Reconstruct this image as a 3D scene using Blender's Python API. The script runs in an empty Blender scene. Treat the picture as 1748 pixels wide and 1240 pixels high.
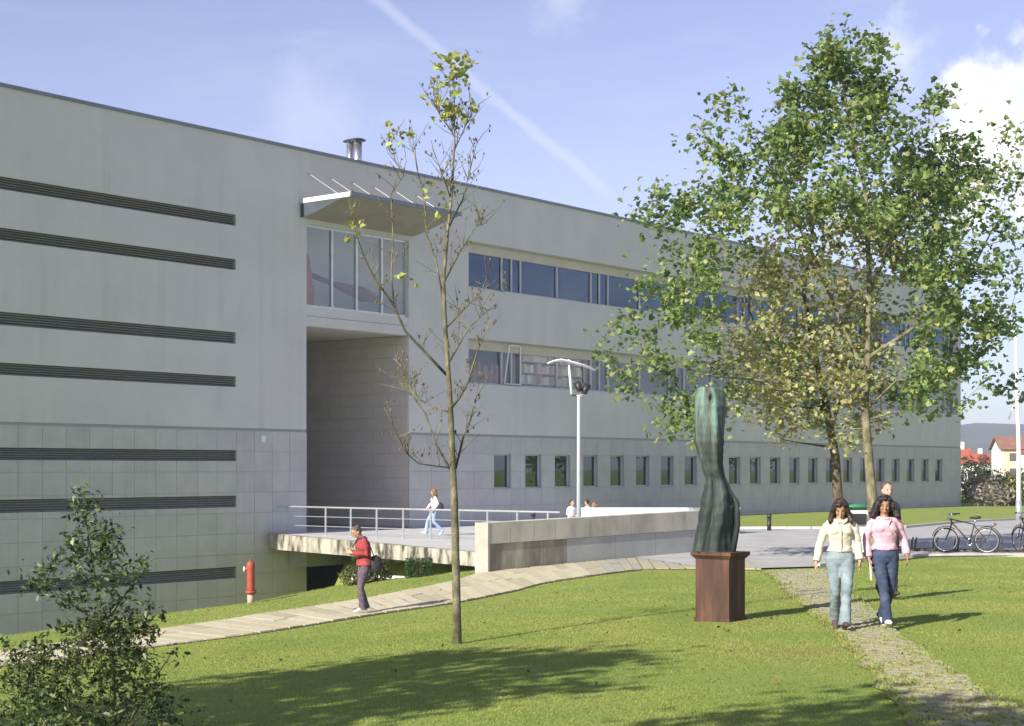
import bpy, bmesh, math, random
import numpy as np
from mathutils import Vector, Matrix, noise as mnoise
R = math.radians
rnd = random.Random(7)

# ------------------------------------------------------------------ camera, sky, sun, exposure
scene = bpy.context.scene
C = scene.collection
FOC, CX, CY, CZ = 2750.0, 874.0, 800.0, 2.1      # focal length and horizon in photo pixels, eye height in metres
cam_d = bpy.data.cameras.new('camera')
cam = bpy.data.objects.new('camera', cam_d); C.objects.link(cam)
cam.location = (0, 0, CZ); cam.rotation_euler = (R(90), 0, 0)
cam_d.sensor_width = 36.0; cam_d.lens = 36.0*FOC/1748.0
cam_d.shift_y = (CY-620.0)/1748.0
cam_d.clip_start = 0.3; cam_d.clip_end = 9000
scene.camera = cam

SUN_EL = R(31); SUN_DIR = Vector((-.645, -.764, 0)).normalized()*math.cos(SUN_EL) + Vector((0, 0, math.sin(SUN_EL)))
sl = bpy.data.lights.new('sun', 'SUN'); sl.energy = 4.8; sl.angle = R(.5); sl.color = (1.0, .93, .82)
so = bpy.data.objects.new('sun', sl); C.objects.link(so)
so.rotation_euler = (-SUN_DIR).to_track_quat('-Z', 'Y').to_euler(); so.location = (-30, -30, 40)

world = bpy.data.worlds.new('World'); scene.world = world; world.use_nodes = True
nt = world.node_tree; nt.nodes.clear()
def N(nt, typ, **kw):
    n = nt.nodes.new(typ)
    for k, v in kw.items(): setattr(n, k, v)
    return n
def vdir(px, py):
    return Vector(((px-CX)/FOC, 1.0, (CY-py)/FOC)).normalized()
def mth(nt, op, a, b=None, clamp=False, c=None):
    n = nt.nodes.new('ShaderNodeMath'); n.operation = op; n.use_clamp = clamp
    for i, v in enumerate((a, b, c)):
        if v is None: continue
        if isinstance(v, (int, float)): n.inputs[i].default_value = v
        else: nt.links.new(v, n.inputs[i])
    return n.outputs[0]
def vdot(nt, a, vec):
    n = nt.nodes.new('ShaderNodeVectorMath'); n.operation = 'DOT_PRODUCT'
    nt.links.new(a, n.inputs[0]); n.inputs[1].default_value = vec
    return n.outputs['Value']
def mrange(nt, v, a, b, c=0.0, d=1.0, smooth=True):
    n = nt.nodes.new('ShaderNodeMapRange'); n.interpolation_type = 'SMOOTHSTEP' if smooth else 'LINEAR'
    nt.links.new(v, n.inputs[0])
    for i, x in enumerate((a, b, c, d)): n.inputs[i+1].default_value = x
    return n.outputs[0]
sky = N(nt, 'ShaderNodeTexSky', sky_type='NISHITA', sun_disc=False)
sky.sun_elevation = SUN_EL; sky.sun_rotation = math.atan2(SUN_DIR.x, SUN_DIR.y) % (2*math.pi)
sky.air_density = 1.0; sky.dust_density = 0.5; sky.ozone_density = 3.0; sky.altitude = 200
bg = N(nt, 'ShaderNodeBackground'); bg.inputs[1].default_value = 0.10
wout = N(nt, 'ShaderNodeOutputWorld'); nt.links.new(bg.outputs[0], wout.inputs[0])
tc = N(nt, 'ShaderNodeTexCoord'); D = tc.outputs['Generated']
def wnoise(scale, detail=6, rough=.6, vec=None, dist=0):
    n = N(nt, 'ShaderNodeTexNoise'); n.inputs['Scale'].default_value = scale
    n.inputs['Detail'].default_value = detail; n.inputs['Roughness'].default_value = rough
    n.inputs['Distortion'].default_value = dist
    nt.links.new(vec or D, n.inputs['Vector']); return n.outputs['Fac']
# cumulus heaps (one shows right of the big tree, the rest stand elsewhere round the sky)
n1 = wnoise(16, 9, .62)
lobes = [((1705, 190), .040, 1.0), ((1740, 270), .050, 1.0), ((1650, 250), .026, 1.0), ((1840, 220), .07, 1.0)]
heaps = None
for (p, r, w) in lobes:
    ang = mth(nt, 'ARCCOSINE', mth(nt, 'MINIMUM', vdot(nt, D, vdir(*p)), 1.0))
    f = mth(nt, 'SUBTRACT', 1.0, mth(nt, 'DIVIDE', ang, r))
    heaps = f if heaps is None else mth(nt, 'MAXIMUM', heaps, f)
for az, el, r in ((75, 14, .2), (120, 22, .16), (175, 12, .22), (235, 16, .2), (300, 13, .17)):
    v = Vector((math.sin(R(az))*math.cos(R(el)), math.cos(R(az))*math.cos(R(el)), math.sin(R(el))))
    ang = mth(nt, 'ARCCOSINE', mth(nt, 'MINIMUM', vdot(nt, D, v), 1.0))
    heaps = mth(nt, 'MAXIMUM', heaps, mth(nt, 'SUBTRACT', 1.0, mth(nt, 'DIVIDE', ang, r)))
cum = mrange(nt, mth(nt, 'ADD', heaps, mth(nt, 'MULTIPLY', mth(nt, 'SUBTRACT', n1, .5), 2.0)), .0, .42)
# thin wisps
mp = N(nt, 'ShaderNodeMapping'); mp.inputs['Rotation'].default_value = (0, R(28), 0); mp.inputs['Scale'].default_value = (3.0, 3.0, 15.0)
nt.links.new(D, mp.inputs['Vector'])
wis = mrange(nt, wnoise(1.6, 7, .6, mp.outputs[0], .6), .46, .85)
wis = mth(nt, 'MULTIPLY', wis, .22)
def puff(px, py, r, amp, sc):
    a = mth(nt, 'ARCCOSINE', mth(nt, 'MINIMUM', vdot(nt, D, vdir(px, py)), 1.0))
    f = mth(nt, 'SUBTRACT', 1.0, mth(nt, 'DIVIDE', a, r))
    return mth(nt, 'MULTIPLY', mrange(nt, mth(nt, 'ADD', f, mth(nt, 'MULTIPLY', mth(nt, 'SUBTRACT', wnoise(sc, 8, .65), .5), 2.4)), .1, 1.1), amp)
extra = mth(nt, 'MAXIMUM', puff(1540, 85, .034, .62, 30), puff(530, 200, .05, .26, 18))
extra = mth(nt, 'MAXIMUM', extra, puff(960, 0, .03, .35, 22))
# contrail
pa, pb = vdir(650, 0), vdir(1048, 335)
nn = pa.cross(pb).normalized(); al = (pb-pa).normalized()
off = mth(nt, 'ABSOLUTE', mth(nt, 'ADD', mth(nt, 'ADD', vdot(nt, D, nn), -.0012), mth(nt, 'MULTIPLY', mth(nt, 'SUBTRACT', wnoise(30, 5, .6), .5), .008)))
lon = vdot(nt, D, al)
la, lb = pa.dot(al), pb.dot(al)
ctr = mth(nt, 'MULTIPLY', mrange(nt, off, .0006, .0056, 1.0, 0.0), mrange(nt, lon, lb-.02, lb+.008, 1.0, 0.0))
ctr = mth(nt, 'MULTIPLY', ctr, mth(nt, 'MULTIPLY', mrange(nt, lon, la-.6, la-.2), .26))
thin = mth(nt, 'MAXIMUM', mth(nt, 'MAXIMUM', wis, extra), ctr)
m1 = N(nt, 'ShaderNodeMix', data_type='RGBA'); tint = N(nt, 'ShaderNodeMix', data_type='RGBA', blend_type='MULTIPLY'); tint.inputs[0].default_value = 1; nt.links.new(sky.outputs[0], tint.inputs[6]); tint.inputs[7].default_value = (1, 1, 1, 1)
sepz = N(nt, 'ShaderNodeSeparateXYZ'); nt.links.new(D, sepz.inputs[0])
elev = N(nt, 'ShaderNodeMix', data_type='RGBA'); nt.links.new(mrange(nt, sepz.outputs[2], .0, .2), elev.inputs[0]); elev.inputs[6].default_value = (.62, .64, .80, 1); elev.inputs[7].default_value = (1.22, .89, .93, 1); nt.links.new(elev.outputs[2], tint.inputs[7])
nt.links.new(thin, m1.inputs[0]); nt.links.new(tint.outputs[2], m1.inputs[6]); m1.inputs[7].default_value = (5.6, 5.9, 6.6, 1)
cshade = mrange(nt, wnoise(22, 6, .6), .35, .65)
m2c = N(nt, 'ShaderNodeMix', data_type='RGBA'); nt.links.new(cshade, m2c.inputs[0]); m2c.inputs[6].default_value = (5.4, 5.7, 6.3, 1); m2c.inputs[7].default_value = (8.0, 8.0, 8.1, 1)
m2 = N(nt, 'ShaderNodeMix', data_type='RGBA'); nt.links.new(cum, m2.inputs[0]); nt.links.new(m1.outputs[2], m2.inputs[6]); nt.links.new(m2c.outputs[2], m2.inputs[7])
nt.links.new(m2.outputs[2], bg.inputs[0])

scene.view_settings.view_transform = 'Standard'; scene.view_settings.look = 'None'
scene.view_settings.gamma = 1.0; scene.view_settings.use_curve_mapping = False
scene.view_settings.exposure = 0.85
scene.render.engine = 'CYCLES'
scene.cycles.max_bounces = 6; scene.cycles.transparent_max_bounces = 12

# ------------------------------------------------------------------ helpers
class MB:
    def __init__(s): s.v = []; s.f = []
    def add(s, vs, fs):
        o = len(s.v); s.v.extend([tuple(v) for v in vs]); s.f.extend([tuple(i+o for i in f) for f in fs]); return s
    def box(s, a, b):
        x0, y0, z0 = a; x1, y1, z1 = b
        return s.add([(x0,y0,z0),(x1,y0,z0),(x1,y1,z0),(x0,y1,z0),(x0,y0,z1),(x1,y0,z1),(x1,y1,z1),(x0,y1,z1)],
                     [(0,3,2,1),(4,5,6,7),(0,1,5,4),(1,2,6,5),(2,3,7,6),(3,0,4,7)])
    def prism(s, poly, z0, z1):
        n = len(poly); ar = sum(poly[i][0]*poly[(i+1) % n][1]-poly[(i+1) % n][0]*poly[i][1] for i in range(n))
        if ar < 0: poly = poly[::-1]
        vs = [(x, y, z0) for x, y in poly]+[(x, y, z1) for x, y in poly]
        return s.add(vs, [tuple(range(n))[::-1], tuple(range(n, 2*n))]+[(i, (i+1) % n, n+(i+1) % n, n+i) for i in range(n)])
    def loft(s, pts, rads, axis=(1, 0, 0), n=10, caps=True):
        pts = [Vector(p) for p in pts]; ax = Vector(axis); rings = []; m = len(pts)
        for i, p in enumerate(pts):
            t = (pts[min(i+1, m-1)]-pts[max(i-1, 0)])
            if t.length < 1e-9: t = Vector((0, 0, 1))
            t.normalize(); a = ax-t*ax.dot(t)
            if a.length < .05:
                a = Vector((0, 1, 0))-t*t.y
                if a.length < .05: a = Vector((0, 0, 1))-t*t.z
            a.normalize(); b = t.cross(a)
            r = rads[i] if isinstance(rads, (list, tuple)) else rads
            ra, rb = r if isinstance(r, (tuple, list)) else (r, r)
            rings.append([p+a*(ra*math.cos(2*math.pi*k/n))+b*(rb*math.sin(2*math.pi*k/n)) for k in range(n)])
        vs = [v for r in rings for v in r]; fs = []
        for i in range(m-1):
            for k in range(n):
                k2 = (k+1) % n; fs.append((i*n+k, i*n+k2, (i+1)*n+k2, (i+1)*n+k))
        if caps: fs.append(tuple(range(n))[::-1]); fs.append(tuple((m-1)*n+k for k in range(n)))
        return s.add(vs, fs)
    def tube(s, a, b, r, n=8, r2=None): return s.loft([a, b], [r, r if r2 is None else r2], n=n)
    def ball(s, c, r, n=10, m=7):
        c = Vector(c); rx, ry, rz = r if isinstance(r, (tuple, list)) else (r, r, r)
        vs = [c+Vector((0, 0, -rz))]; fs = []
        for i in range(1, m):
            th = math.pi*i/m
            for k in range(n):
                ph = 2*math.pi*k/n; vs.append(c+Vector((rx*math.sin(th)*math.cos(ph), ry*math.sin(th)*math.sin(ph), -rz*math.cos(th))))
        vs.append(c+Vector((0, 0, rz))); L = len(vs)-1
        for k in range(n): fs.append((0, 1+(k+1) % n, 1+k)); fs.append((L, L-n+k, L-n+(k+1) % n))
        for i in range(m-2):
            for k in range(n): fs.append((1+i*n+k, 1+i*n+(k+1) % n, 1+(i+1)*n+(k+1) % n, 1+(i+1)*n+k))
        return s.add(vs, fs)
    def torus(s, c, Rr, r, ax1, ax2, n=28, m=6, a0=0, a1=2*math.pi):
        ax1 = Vector(ax1); ax2 = Vector(ax2); c = Vector(c); nrm = ax1.cross(ax2); full = abs(a1-a0-2*math.pi) < 1e-6
        pts = n if full else n+1; vs = []
        for i in range(pts):
            a = a0+(a1-a0)*i/n; d = ax1*math.cos(a)+ax2*math.sin(a)
            for k in range(m):
                b = 2*math.pi*k/m; vs.append(c+d*(Rr+r*math.cos(b))+nrm*(r*math.sin(b)))
        fs = []
        for i in range(n):
            j = (i+1) % pts
            for k in range(m): fs.append((i*m+k, j*m+k, j*m+(k+1) % m, i*m+(k+1) % m))
        return s.add(vs, fs)
    def mesh(s, name, mat, smooth=False):
        me = bpy.data.meshes.new(name); me.from_pydata(s.v, [], s.f); me.validate(); me.update()
        if mat: me.materials.append(mat)
        if smooth:
            me.polygons.foreach_set('use_smooth', [True]*len(me.polygons))
        return me
    def obj(s, name, mat, parent=None, smooth=False): return link(name, s.mesh(name, mat, smooth), parent)
def link(name, me, parent=None, loc=None):
    o = bpy.data.objects.new(name, me); C.objects.link(o)
    if parent is not None: o.parent = parent
    if loc is not None: o.location = loc
    return o
def tag(o, label=None, cat=None, group=None, kind=None):
    for k, v in (('label', label), ('category', cat), ('group', group), ('kind', kind)):
        if v: o[k] = v
    return o
def thing(name, label, cat, loc=(0, 0, 0), rz=0, group=None):
    o = bpy.data.objects.new(name, None); C.objects.link(o); o.location = loc; o.rotation_euler = (0, 0, rz)
    o.empty_display_size = .3
    return tag(o, label, cat, group)
def np_mesh(name, V, F, mat, parent=None, col=None, smooth=False):
    """V (n,3), F (m,k) same-size faces"""
    me = bpy.data.meshes.new(name); V = np.asarray(V, np.float32); F = np.asarray(F, np.int32); k = F.shape[1]
    me.vertices.add(len(V)); me.vertices.foreach_set('co', V.ravel())
    me.loops.add(F.size); me.loops.foreach_set('vertex_index', F.ravel())
    me.polygons.add(len(F)); me.polygons.foreach_set('loop_start', np.arange(0, F.size, k, dtype=np.int32))
    me.polygons.foreach_set('loop_total', np.full(len(F), k, np.int32))
    me.update(); me.validate()
    if col is not None:
        a = me.color_attributes.new('tint', 'FLOAT_COLOR', 'POINT'); c = np.ones((len(V), 4), np.float32); c[:, :3] = col
        a.data.foreach_set('color', c.ravel())
    if smooth: me.polygons.foreach_set('use_smooth', np.ones(len(F), bool))
    me.materials.append(mat)
    return link(name, me, parent)

MATS = {}
def mat(name, c1, c2=None, scale=4.0, rough=.7, metal=0.0, bump=0.0, bscale=None, c3=None, spec=.4, stretch=(1, 1, 1), detail=6, lo=.35, hi=.65, coord='Object'):
    if name in MATS: return MATS[name]
    m = bpy.data.materials.new(name); m.use_nodes = True; t = m.node_tree; p = t.nodes['Principled BSDF']
    p.inputs['Roughness'].default_value = rough; p.inputs['Metallic'].default_value = metal; p.inputs['Specular IOR Level'].default_value = spec
    p.inputs['Base Color'].default_value = (*c1, 1)
    if c2 is not None or bump:
        co = N(t, 'ShaderNodeTexCoord'); mp = N(t, 'ShaderNodeMapping'); mp.inputs['Scale'].default_value = stretch
        t.links.new(co.outputs[coord], mp.inputs['Vector'])
        no = N(t, 'ShaderNodeTexNoise'); no.inputs['Scale'].default_value = scale; no.inputs['Detail'].default_value = detail; no.inputs['Roughness'].default_value = .62
        t.links.new(mp.outputs[0], no.inputs['Vector'])
        if c2 is not None:
            r = N(t, 'ShaderNodeValToRGB'); r.color_ramp.elements[0].position = lo; r.color_ramp.elements[1].position = hi
            r.color_ramp.elements[0].color = (*c1, 1); r.color_ramp.elements[1].color = (*c2, 1)
            if c3 is not None:
                e = r.color_ramp.elements.new((lo+hi)/2); e.color = (*c3, 1)
            t.links.new(no.outputs['Fac'], r.inputs[0]); t.links.new(r.outputs[0], p.inputs['Base Color'])
        if bump:
            nb = N(t, 'ShaderNodeTexNoise'); nb.inputs['Scale'].default_value = bscale or scale*4; nb.inputs['Detail'].default_value = 5
            t.links.new(mp.outputs[0], nb.inputs['Vector'])
            b = N(t, 'ShaderNodeBump'); b.inputs['Strength'].default_value = bump; b.inputs['Distance'].default_value = .02
            t.links.new(nb.outputs['Fac'], b.inputs['Height']); t.links.new(b.outputs[0], p.inputs['Normal'])
    MATS[name] = m; return m
def leaf_mat(name, base, trans=.35, rough=.5, var=.25):
    m = bpy.data.materials.new(name); m.use_nodes = True; t = m.node_tree; p = t.nodes['Principled BSDF']; out = t.nodes['Material Output']
    at = N(t, 'ShaderNodeAttribute'); at.attribute_name = 'tint'
    if base is not None:
        oi = N(t, 'ShaderNodeObjectInfo'); hs = N(t, 'ShaderNodeHueSaturation'); hs.inputs['Color'].default_value = (*base, 1)
        t.links.new(mrange(t, oi.outputs['Random'], 0, 1, 1-var, 1+var*1.4, False), hs.inputs['Value'])
        t.links.new(mrange(t, oi.outputs['Random'], 0, 1, .475, .515, False), hs.inputs['Hue'])
        colr = hs.outputs[0]
    else: colr = at.outputs['Color']
    t.links.new(colr, p.inputs['Base Color']); p.inputs['Roughness'].default_value = rough; p.inputs['Specular IOR Level'].default_value = .35
    tr = N(t, 'ShaderNodeBsdfTranslucent'); t.links.new(colr, tr.inputs[0])
    mx = N(t, 'ShaderNodeMixShader'); mx.inputs[0].default_value = trans
    t.links.new(p.outputs[0], mx.inputs[1]); t.links.new(tr.outputs[0], mx.inputs[2]); t.links.new(mx.outputs[0], out.inputs[0])
    return m

# ------------------------------------------------------------------ materials
M_render = mat('painted_render', (.575, .57, .57), (.63, .625, .615), .45, .85, bump=.08, bscale=30)
def streaks(m, sx, amt, col=(.30, .30, .29)):
    t = m.node_tree; p = t.nodes['Principled BSDF']; src = p.inputs['Base Color'].links[0].from_socket
    co = N(t, 'ShaderNodeTexCoord'); mp = N(t, 'ShaderNodeMapping'); mp.inputs['Scale'].default_value = (sx, sx, .09); t.links.new(co.outputs['Object'], mp.inputs['Vector'])
    no = N(t, 'ShaderNodeTexNoise'); no.inputs['Scale'].default_value = 1.0; no.inputs['Detail'].default_value = 7; no.inputs['Roughness'].default_value = .7; t.links.new(mp.outputs[0], no.inputs['Vector'])
    n2 = N(t, 'ShaderNodeTexNoise'); n2.inputs['Scale'].default_value = .35; n2.inputs['Detail'].default_value = 4; t.links.new(co.outputs['Object'], n2.inputs['Vector'])
    mx = N(t, 'ShaderNodeMix', data_type='RGBA'); t.links.new(src, mx.inputs[6]); mx.inputs[7].default_value = (*col, 1)
    t.links.new(mth(t, 'MULTIPLY', mth(t, 'MULTIPLY', mrange(t, no.outputs['Fac'], .45, .75), mrange(t, n2.outputs['Fac'], .35, .65)), amt), mx.inputs[0]); t.links.new(mx.outputs[2], p.inputs['Base Color'])
streaks(M_render, 2.2, .26)
M_stone = mat('facade_stone', (.47, .465, .47), (.54, .535, .53), 1.1, .8, bump=.12, bscale=22)
M_stone2 = mat('facade_stone_worn', (.44, .44, .45), (.51, .505, .50), 1.3, .8, bump=.12, bscale=22)
streaks(M_stone, 2.5, .35); streaks(M_stone2, 2.5, .35)
M_joint = mat('joint_mortar', (.38, .38, .38))
M_louv = mat('louvre_metal', (.46, .46, .455), (.52, .52, .51), 2.0, .5, metal=.3)
M_dark = mat('dark_void', (.03, .03, .033))
M_room = mat('room_wall', (.16, .19, .27), (.24, .28, .36), .4)
M_cop = mat('coping_metal', (.17, .20, .24), (.22, .25, .29), 1.0, .45, metal=.5)
M_alu = mat('brushed_aluminium', (.55, .57, .58), (.65, .66, .66), 3, .35, metal=.7)
M_white = mat('white_paint', (.74, .74, .72), (.82, .82, .80), 2, .5)
M_soffit = mat('soffit_board', (.52, .48, .41), (.58, .54, .46), .8, .7)
M_steel = mat('stainless_steel', (.62, .63, .64), (.72, .72, .72), 5, .25, metal=.9)
M_black = mat('black_paint', (.018, .018, .02), (.035, .035, .037), 6, .45)
M_concrete = mat('concrete_old', (.34, .32, .27), (.52, .50, .44), 1.3, .9, bump=.2, bscale=24, c3=(.45, .43, .37), stretch=(1, 1, .45))
M_concrete_stain = mat('concrete_stained', (.10, .105, .085), (.40, .38, .32), 1.1, .92, bump=.2, bscale=24, c3=(.24, .23, .19), stretch=(1.4, 1.4, .4), lo=.34, hi=.68)
M_concrete_grey = mat('concrete_grey', (.33, .34, .34), (.42, .43, .42), .9, .88, bump=.15, bscale=18)
M_deck = mat('deck_paving', (.42, .43, .43), (.50, .50, .49), 1.0, .8)
M_slab = [mat('paving_slab_%s' % n, a, b, 6, .85, bump=.2, bscale=40) for n, a, b in (
    ('sand', (.38, .345, .23), (.47, .425, .295)), ('pale', (.42, .385, .265), (.51, .465, .335)), ('dull', (.33, .30, .20), (.41, .375, .255)))]
M_slabg = mat('paving_slab_grey', (.28, .27, .22), (.37, .355, .30), 6, .85, bump=.2, bscale=40)
M_cob = [mat('cobble_%s' % n, a, b, 9, .9, bump=.35, bscale=50) for n, a, b in (
    ('brown', (.215, .195, .115), (.30, .275, .165)), ('grey', (.225, .215, .145), (.31, .295, .20)), ('ochre', (.23, .22, .115), (.31, .29, .155)))]
M_soil = mat('soil', (.17, .16, .07), (.26, .235, .12), 5, .95, bump=.3)
M_bark = mat('plane_bark', (.075, .07, .04), (.24, .225, .145), 7, .9, bump=.5, bscale=30, c3=(.15, .14, .085), stretch=(1, 1, .5))
M_bark_dark = mat('dark_bark', (.06, .05, .03), (.15, .13, .08), 6, .9, bump=.4, bscale=30, stretch=(1, 1, .5))
M_bark_young = mat('young_bark', (.055, .052, .03), (.24, .23, .14), 6, .9, bump=.6, bscale=40, stretch=(1, 1, .7), c3=(.125, .12, .068))
M_stem = mat('green_stem', (.05, .055, .02), (.12, .125, .05), 8, .8)

# glass: see-through, tinted, with Fresnel mirror
def glass_mat(name, tint, refl=.10, rough=.02, col=(.9, .93, 1)):
    m = bpy.data.materials.new(name); m.use_nodes = True; t = m.node_tree; t.nodes.clear(); out = N(t, 'ShaderNodeOutputMaterial')
    tr = N(t, 'ShaderNodeBsdfTransparent'); tr.inputs[0].default_value = (*tint, 1)
    gl = N(t, 'ShaderNodeBsdfGlossy'); gl.inputs['Roughness'].default_value = rough; gl.inputs[0].default_value = (*col, 1)
    fr = N(t, 'ShaderNodeFresnel'); ge = N(t, 'ShaderNodeNewGeometry'); t.links.new(mrange(t, ge.outputs['Backfacing'], 0, 1, 1.5, 1/1.5, False), fr.inputs[0])
    mx = N(t, 'ShaderNodeMixShader'); t.links.new(mth(t, 'ADD', fr.outputs[0], refl, True), mx.inputs[0])
    t.links.new(tr.outputs[0], mx.inputs[1]); t.links.new(gl.outputs[0], mx.inputs[2]); t.links.new(mx.outputs[0], out.inputs[0])
    return m
M_glass = glass_mat('tinted_glass', (.26, .40, .66), .04, col=(.62, .80, 1))
M_glass_clear = glass_mat('clear_glass', (.93, .93, .92), .025)

# ------------------------------------------------------------------ terrain
CTRL = []
def cp(px, py, d):
    CTRL.append(((px-CX)*d/FOC, d, (CY-py)*d/FOC))
for a in ((1440,1083,19.7),(1240,1061,21.5),(1700,1200,13.75),(900,1240,12.5),(200,1240,13.5),(780,1100,20.2),(622,1052,29.4),
          (440,1051,33.2),(440,1083,27.4),(0,1112,29),(0,1140,25),(230,1110,26.2),(610,1025,34.2),(775,1031,31),(827,981,38.5),(880,1010,32.9),
          (1007,984,35.4),(1195,945,44.5),(1650,947,41.7),(1258,905,59),(1258,880,80),(1644,864,102.6),(1748,890,69),(1748,953,40.8),(1182,972,36.9),
          (428,1029,39.6),(270,1048,37.1),(0,1086,33.0),(580,1000,41.6),(815,975,41.0),(1395,972,36.6)): cp(*a)
for x, y, z in ((0,3,-2.0),(-6,6,-2.15),(8,6,-1.95),(-14,16,-2.7),(25,20,-2.0),(30,60,-2.3),(35,110,-2.4),(0,105,-2.4),(-25,60,-3.6),(-25,100,-3.2),(-25,25,-3.4),(12,110,-2.4),(20,30,-2.05),(3,52,-2.45),(-20,3,-2.6),(35,2,-1.95)):
    CTRL.append((x, y, z))
CTRL = np.array(CTRL)
def _phi(r): return np.where(r > 1e-9, r*r*np.log(np.maximum(r, 1e-9)), 0)
_n = len(CTRL); _d = np.linalg.norm(CTRL[:, None, :2]-CTRL[None, :, :2], axis=2)
_A = np.zeros((_n+3, _n+3)); _A[:_n, :_n] = _phi(_d)+np.eye(_n)*1.5; _P = np.c_[np.ones(_n), CTRL[:, :2]]; _A[:_n, _n:] = _P; _A[_n:, :_n] = _P.T
_W = np.linalg.solve(_A, np.r_[CTRL[:, 2], 0, 0, 0])
def seg_poly_sd(X, Y, poly):
    """signed distance, positive inside"""
    P = np.array(poly); n = len(P); best = np.full(X.shape, 1e9); ins = np.zeros(X.shape, bool)
    for i in range(n):
        a, b = P[i], P[(i+1) % n]; ab = b-a
        t = np.clip(((X-a[0])*ab[0]+(Y-a[1])*ab[1])/(ab@ab), 0, 1)
        best = np.minimum(best, np.hypot(X-a[0]-t*ab[0], Y-a[1]-t*ab[1]))
        c = (a[1] > Y) != (b[1] > Y)
        xi = a[0]+(Y-a[1])*ab[0]/(ab[1] if abs(ab[1]) > 1e-9 else 1e-9)
        ins ^= c & (X < xi)
    return np.where(ins, best, -best)
MOAT = [(-34,16),(-22,24.5),(-14.5,30.2),(-10.4,33.2),(-8.15,37.1),(-6.4,39.7),(-4.5,42),(-2.4,41.9),(-.9,41.5),(.0,43.4),(-5.3,53.1),(-5.0,62),(-8,72),(-22,62),(-44,30)]
def H(X, Y, moat=True):
    X = np.asarray(X, float); Y = np.asarray(Y, float); sh = X.shape; x = np.clip(X.ravel(), -25, 35); y = np.clip(Y.ravel(), 0, 110)
    r = np.hypot(x[:, None]-CTRL[None, :, 0], y[:, None]-CTRL[None, :, 1])
    z = _phi(r)@_W[:_n]+_W[_n]+_W[_n+1]*x+_W[_n+2]*y
    z = z+CZ
    if moat:
        sd = seg_poly_sd(X.ravel(), Y.ravel(), MOAT); t = np.clip(sd/1.5, 0, 1); t = t*t*(3-2*t)
        z = z+(-3.6-z)*t
    return z.reshape(sh)
def h1(x, y, moat=True): return float(H(np.array([x]), np.array([y]), moat)[0])
def G(px, py, dmin=6.0, moat=False):
    """where the sight line through a photo pixel meets the ground"""
    kx, kz = (px-CX)/FOC, (CY-py)/FOC
    d = np.linspace(dmin, 130, 2500); z = CZ+kz*d; hh = H(kx*d, d, moat); i = np.argmax(z <= hh)
    if i == 0: i = len(d)-1
    return Vector((kx*d[i], d[i], float(hh[i])))
def at(px, py, d): return Vector(((px-CX)*d/FOC, d, CZ+(CY-py)*d/FOC))

def axis(lo, hi, step, far):
    mid = list(np.arange(lo, hi+1e-6, step)); a = []; s = step; v = lo
    while v > -far: s *= 1.35; v -= s; a.append(v)
    b = []; s = step; v = mid[-1]
    while v < far: s *= 1.35; v += s; b.append(v)
    return np.array(a[::-1]+mid+b)
xs = axis(-24, 34, .42, 3200); ys = axis(2, 108, .42, 3200)
GX, GY = np.meshgrid(xs, ys); GZ = H(GX, GY); nx, ny = len(xs), len(ys)
_i = (np.arange(ny-1)[:, None]*nx+np.arange(nx-1)[None, :]).ravel()

# ------------------------------------------------------------------ lawn colour
def ground_mat():
    m = bpy.data.materials.new('lawn_ground'); m.use_nodes = True; t = m.node_tree; p = t.nodes['Principled BSDF']; p.inputs['Roughness'].default_value = .95
    p.inputs['Specular IOR Level'].default_value = .15
    co = N(t, 'ShaderNodeTexCoord')
    def nz(sc, det=6, st=None):
        n = N(t, 'ShaderNodeTexNoise'); n.inputs['Scale'].default_value = sc; n.inputs['Detail'].default_value = det; n.inputs['Roughness'].default_value = .65
        t.links.new(co.outputs['Object'], n.inputs['Vector']); return n.outputs['Fac']
    def ramp(f, cs):
        r = N(t, 'ShaderNodeValToRGB'); e = r.color_ramp.elements
        e[0].position, e[0].color = cs[0][0], (*cs[0][1], 1); e[1].position, e[1].color = cs[-1][0], (*cs[-1][1], 1)
        for q, c in cs[1:-1]:
            k = e.new(q); k.color = (*c, 1)
        t.links.new(f, r.inputs[0]); return r.outputs[0]
    a = ramp(nz(.55, 8), [(.34, (.165, .235, .05)), (.5, (.24, .295, .07)), (.64, (.31, .335, .095))])
    b = ramp(nz(14, 6), [(.3, (.17, .23, .05)), (.55, (.235, .285, .07)), (.75, (.29, .31, .095))])
    mx = N(t, 'ShaderNodeMix', data_type='RGBA'); mx.inputs[0].default_value = .5; t.links.new(a, mx.inputs[6]); t.links.new(b, mx.inputs[7])
    t.links.new(mx.outputs[2], p.inputs['Base Color'])
    bp = N(t, 'ShaderNodeBump'); bp.inputs['Strength'].default_value = .8; bp.inputs['Distance'].default_value = .04; t.links.new(nz(30, 5), bp.inputs['Height'])
    t.links.new(bp.outputs[0], p.inputs['Normal'])
    return m
M_lawn = ground_mat()
ground = np_mesh('lawn', np.c_[GX.ravel(), GY.ravel(), GZ.ravel()], np.c_[_i, _i+1, _i+nx+1, _i+nx], M_lawn, smooth=True)
tag(ground, 'bright green sloping lawn in front of the long grey building', kind='structure')

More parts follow.
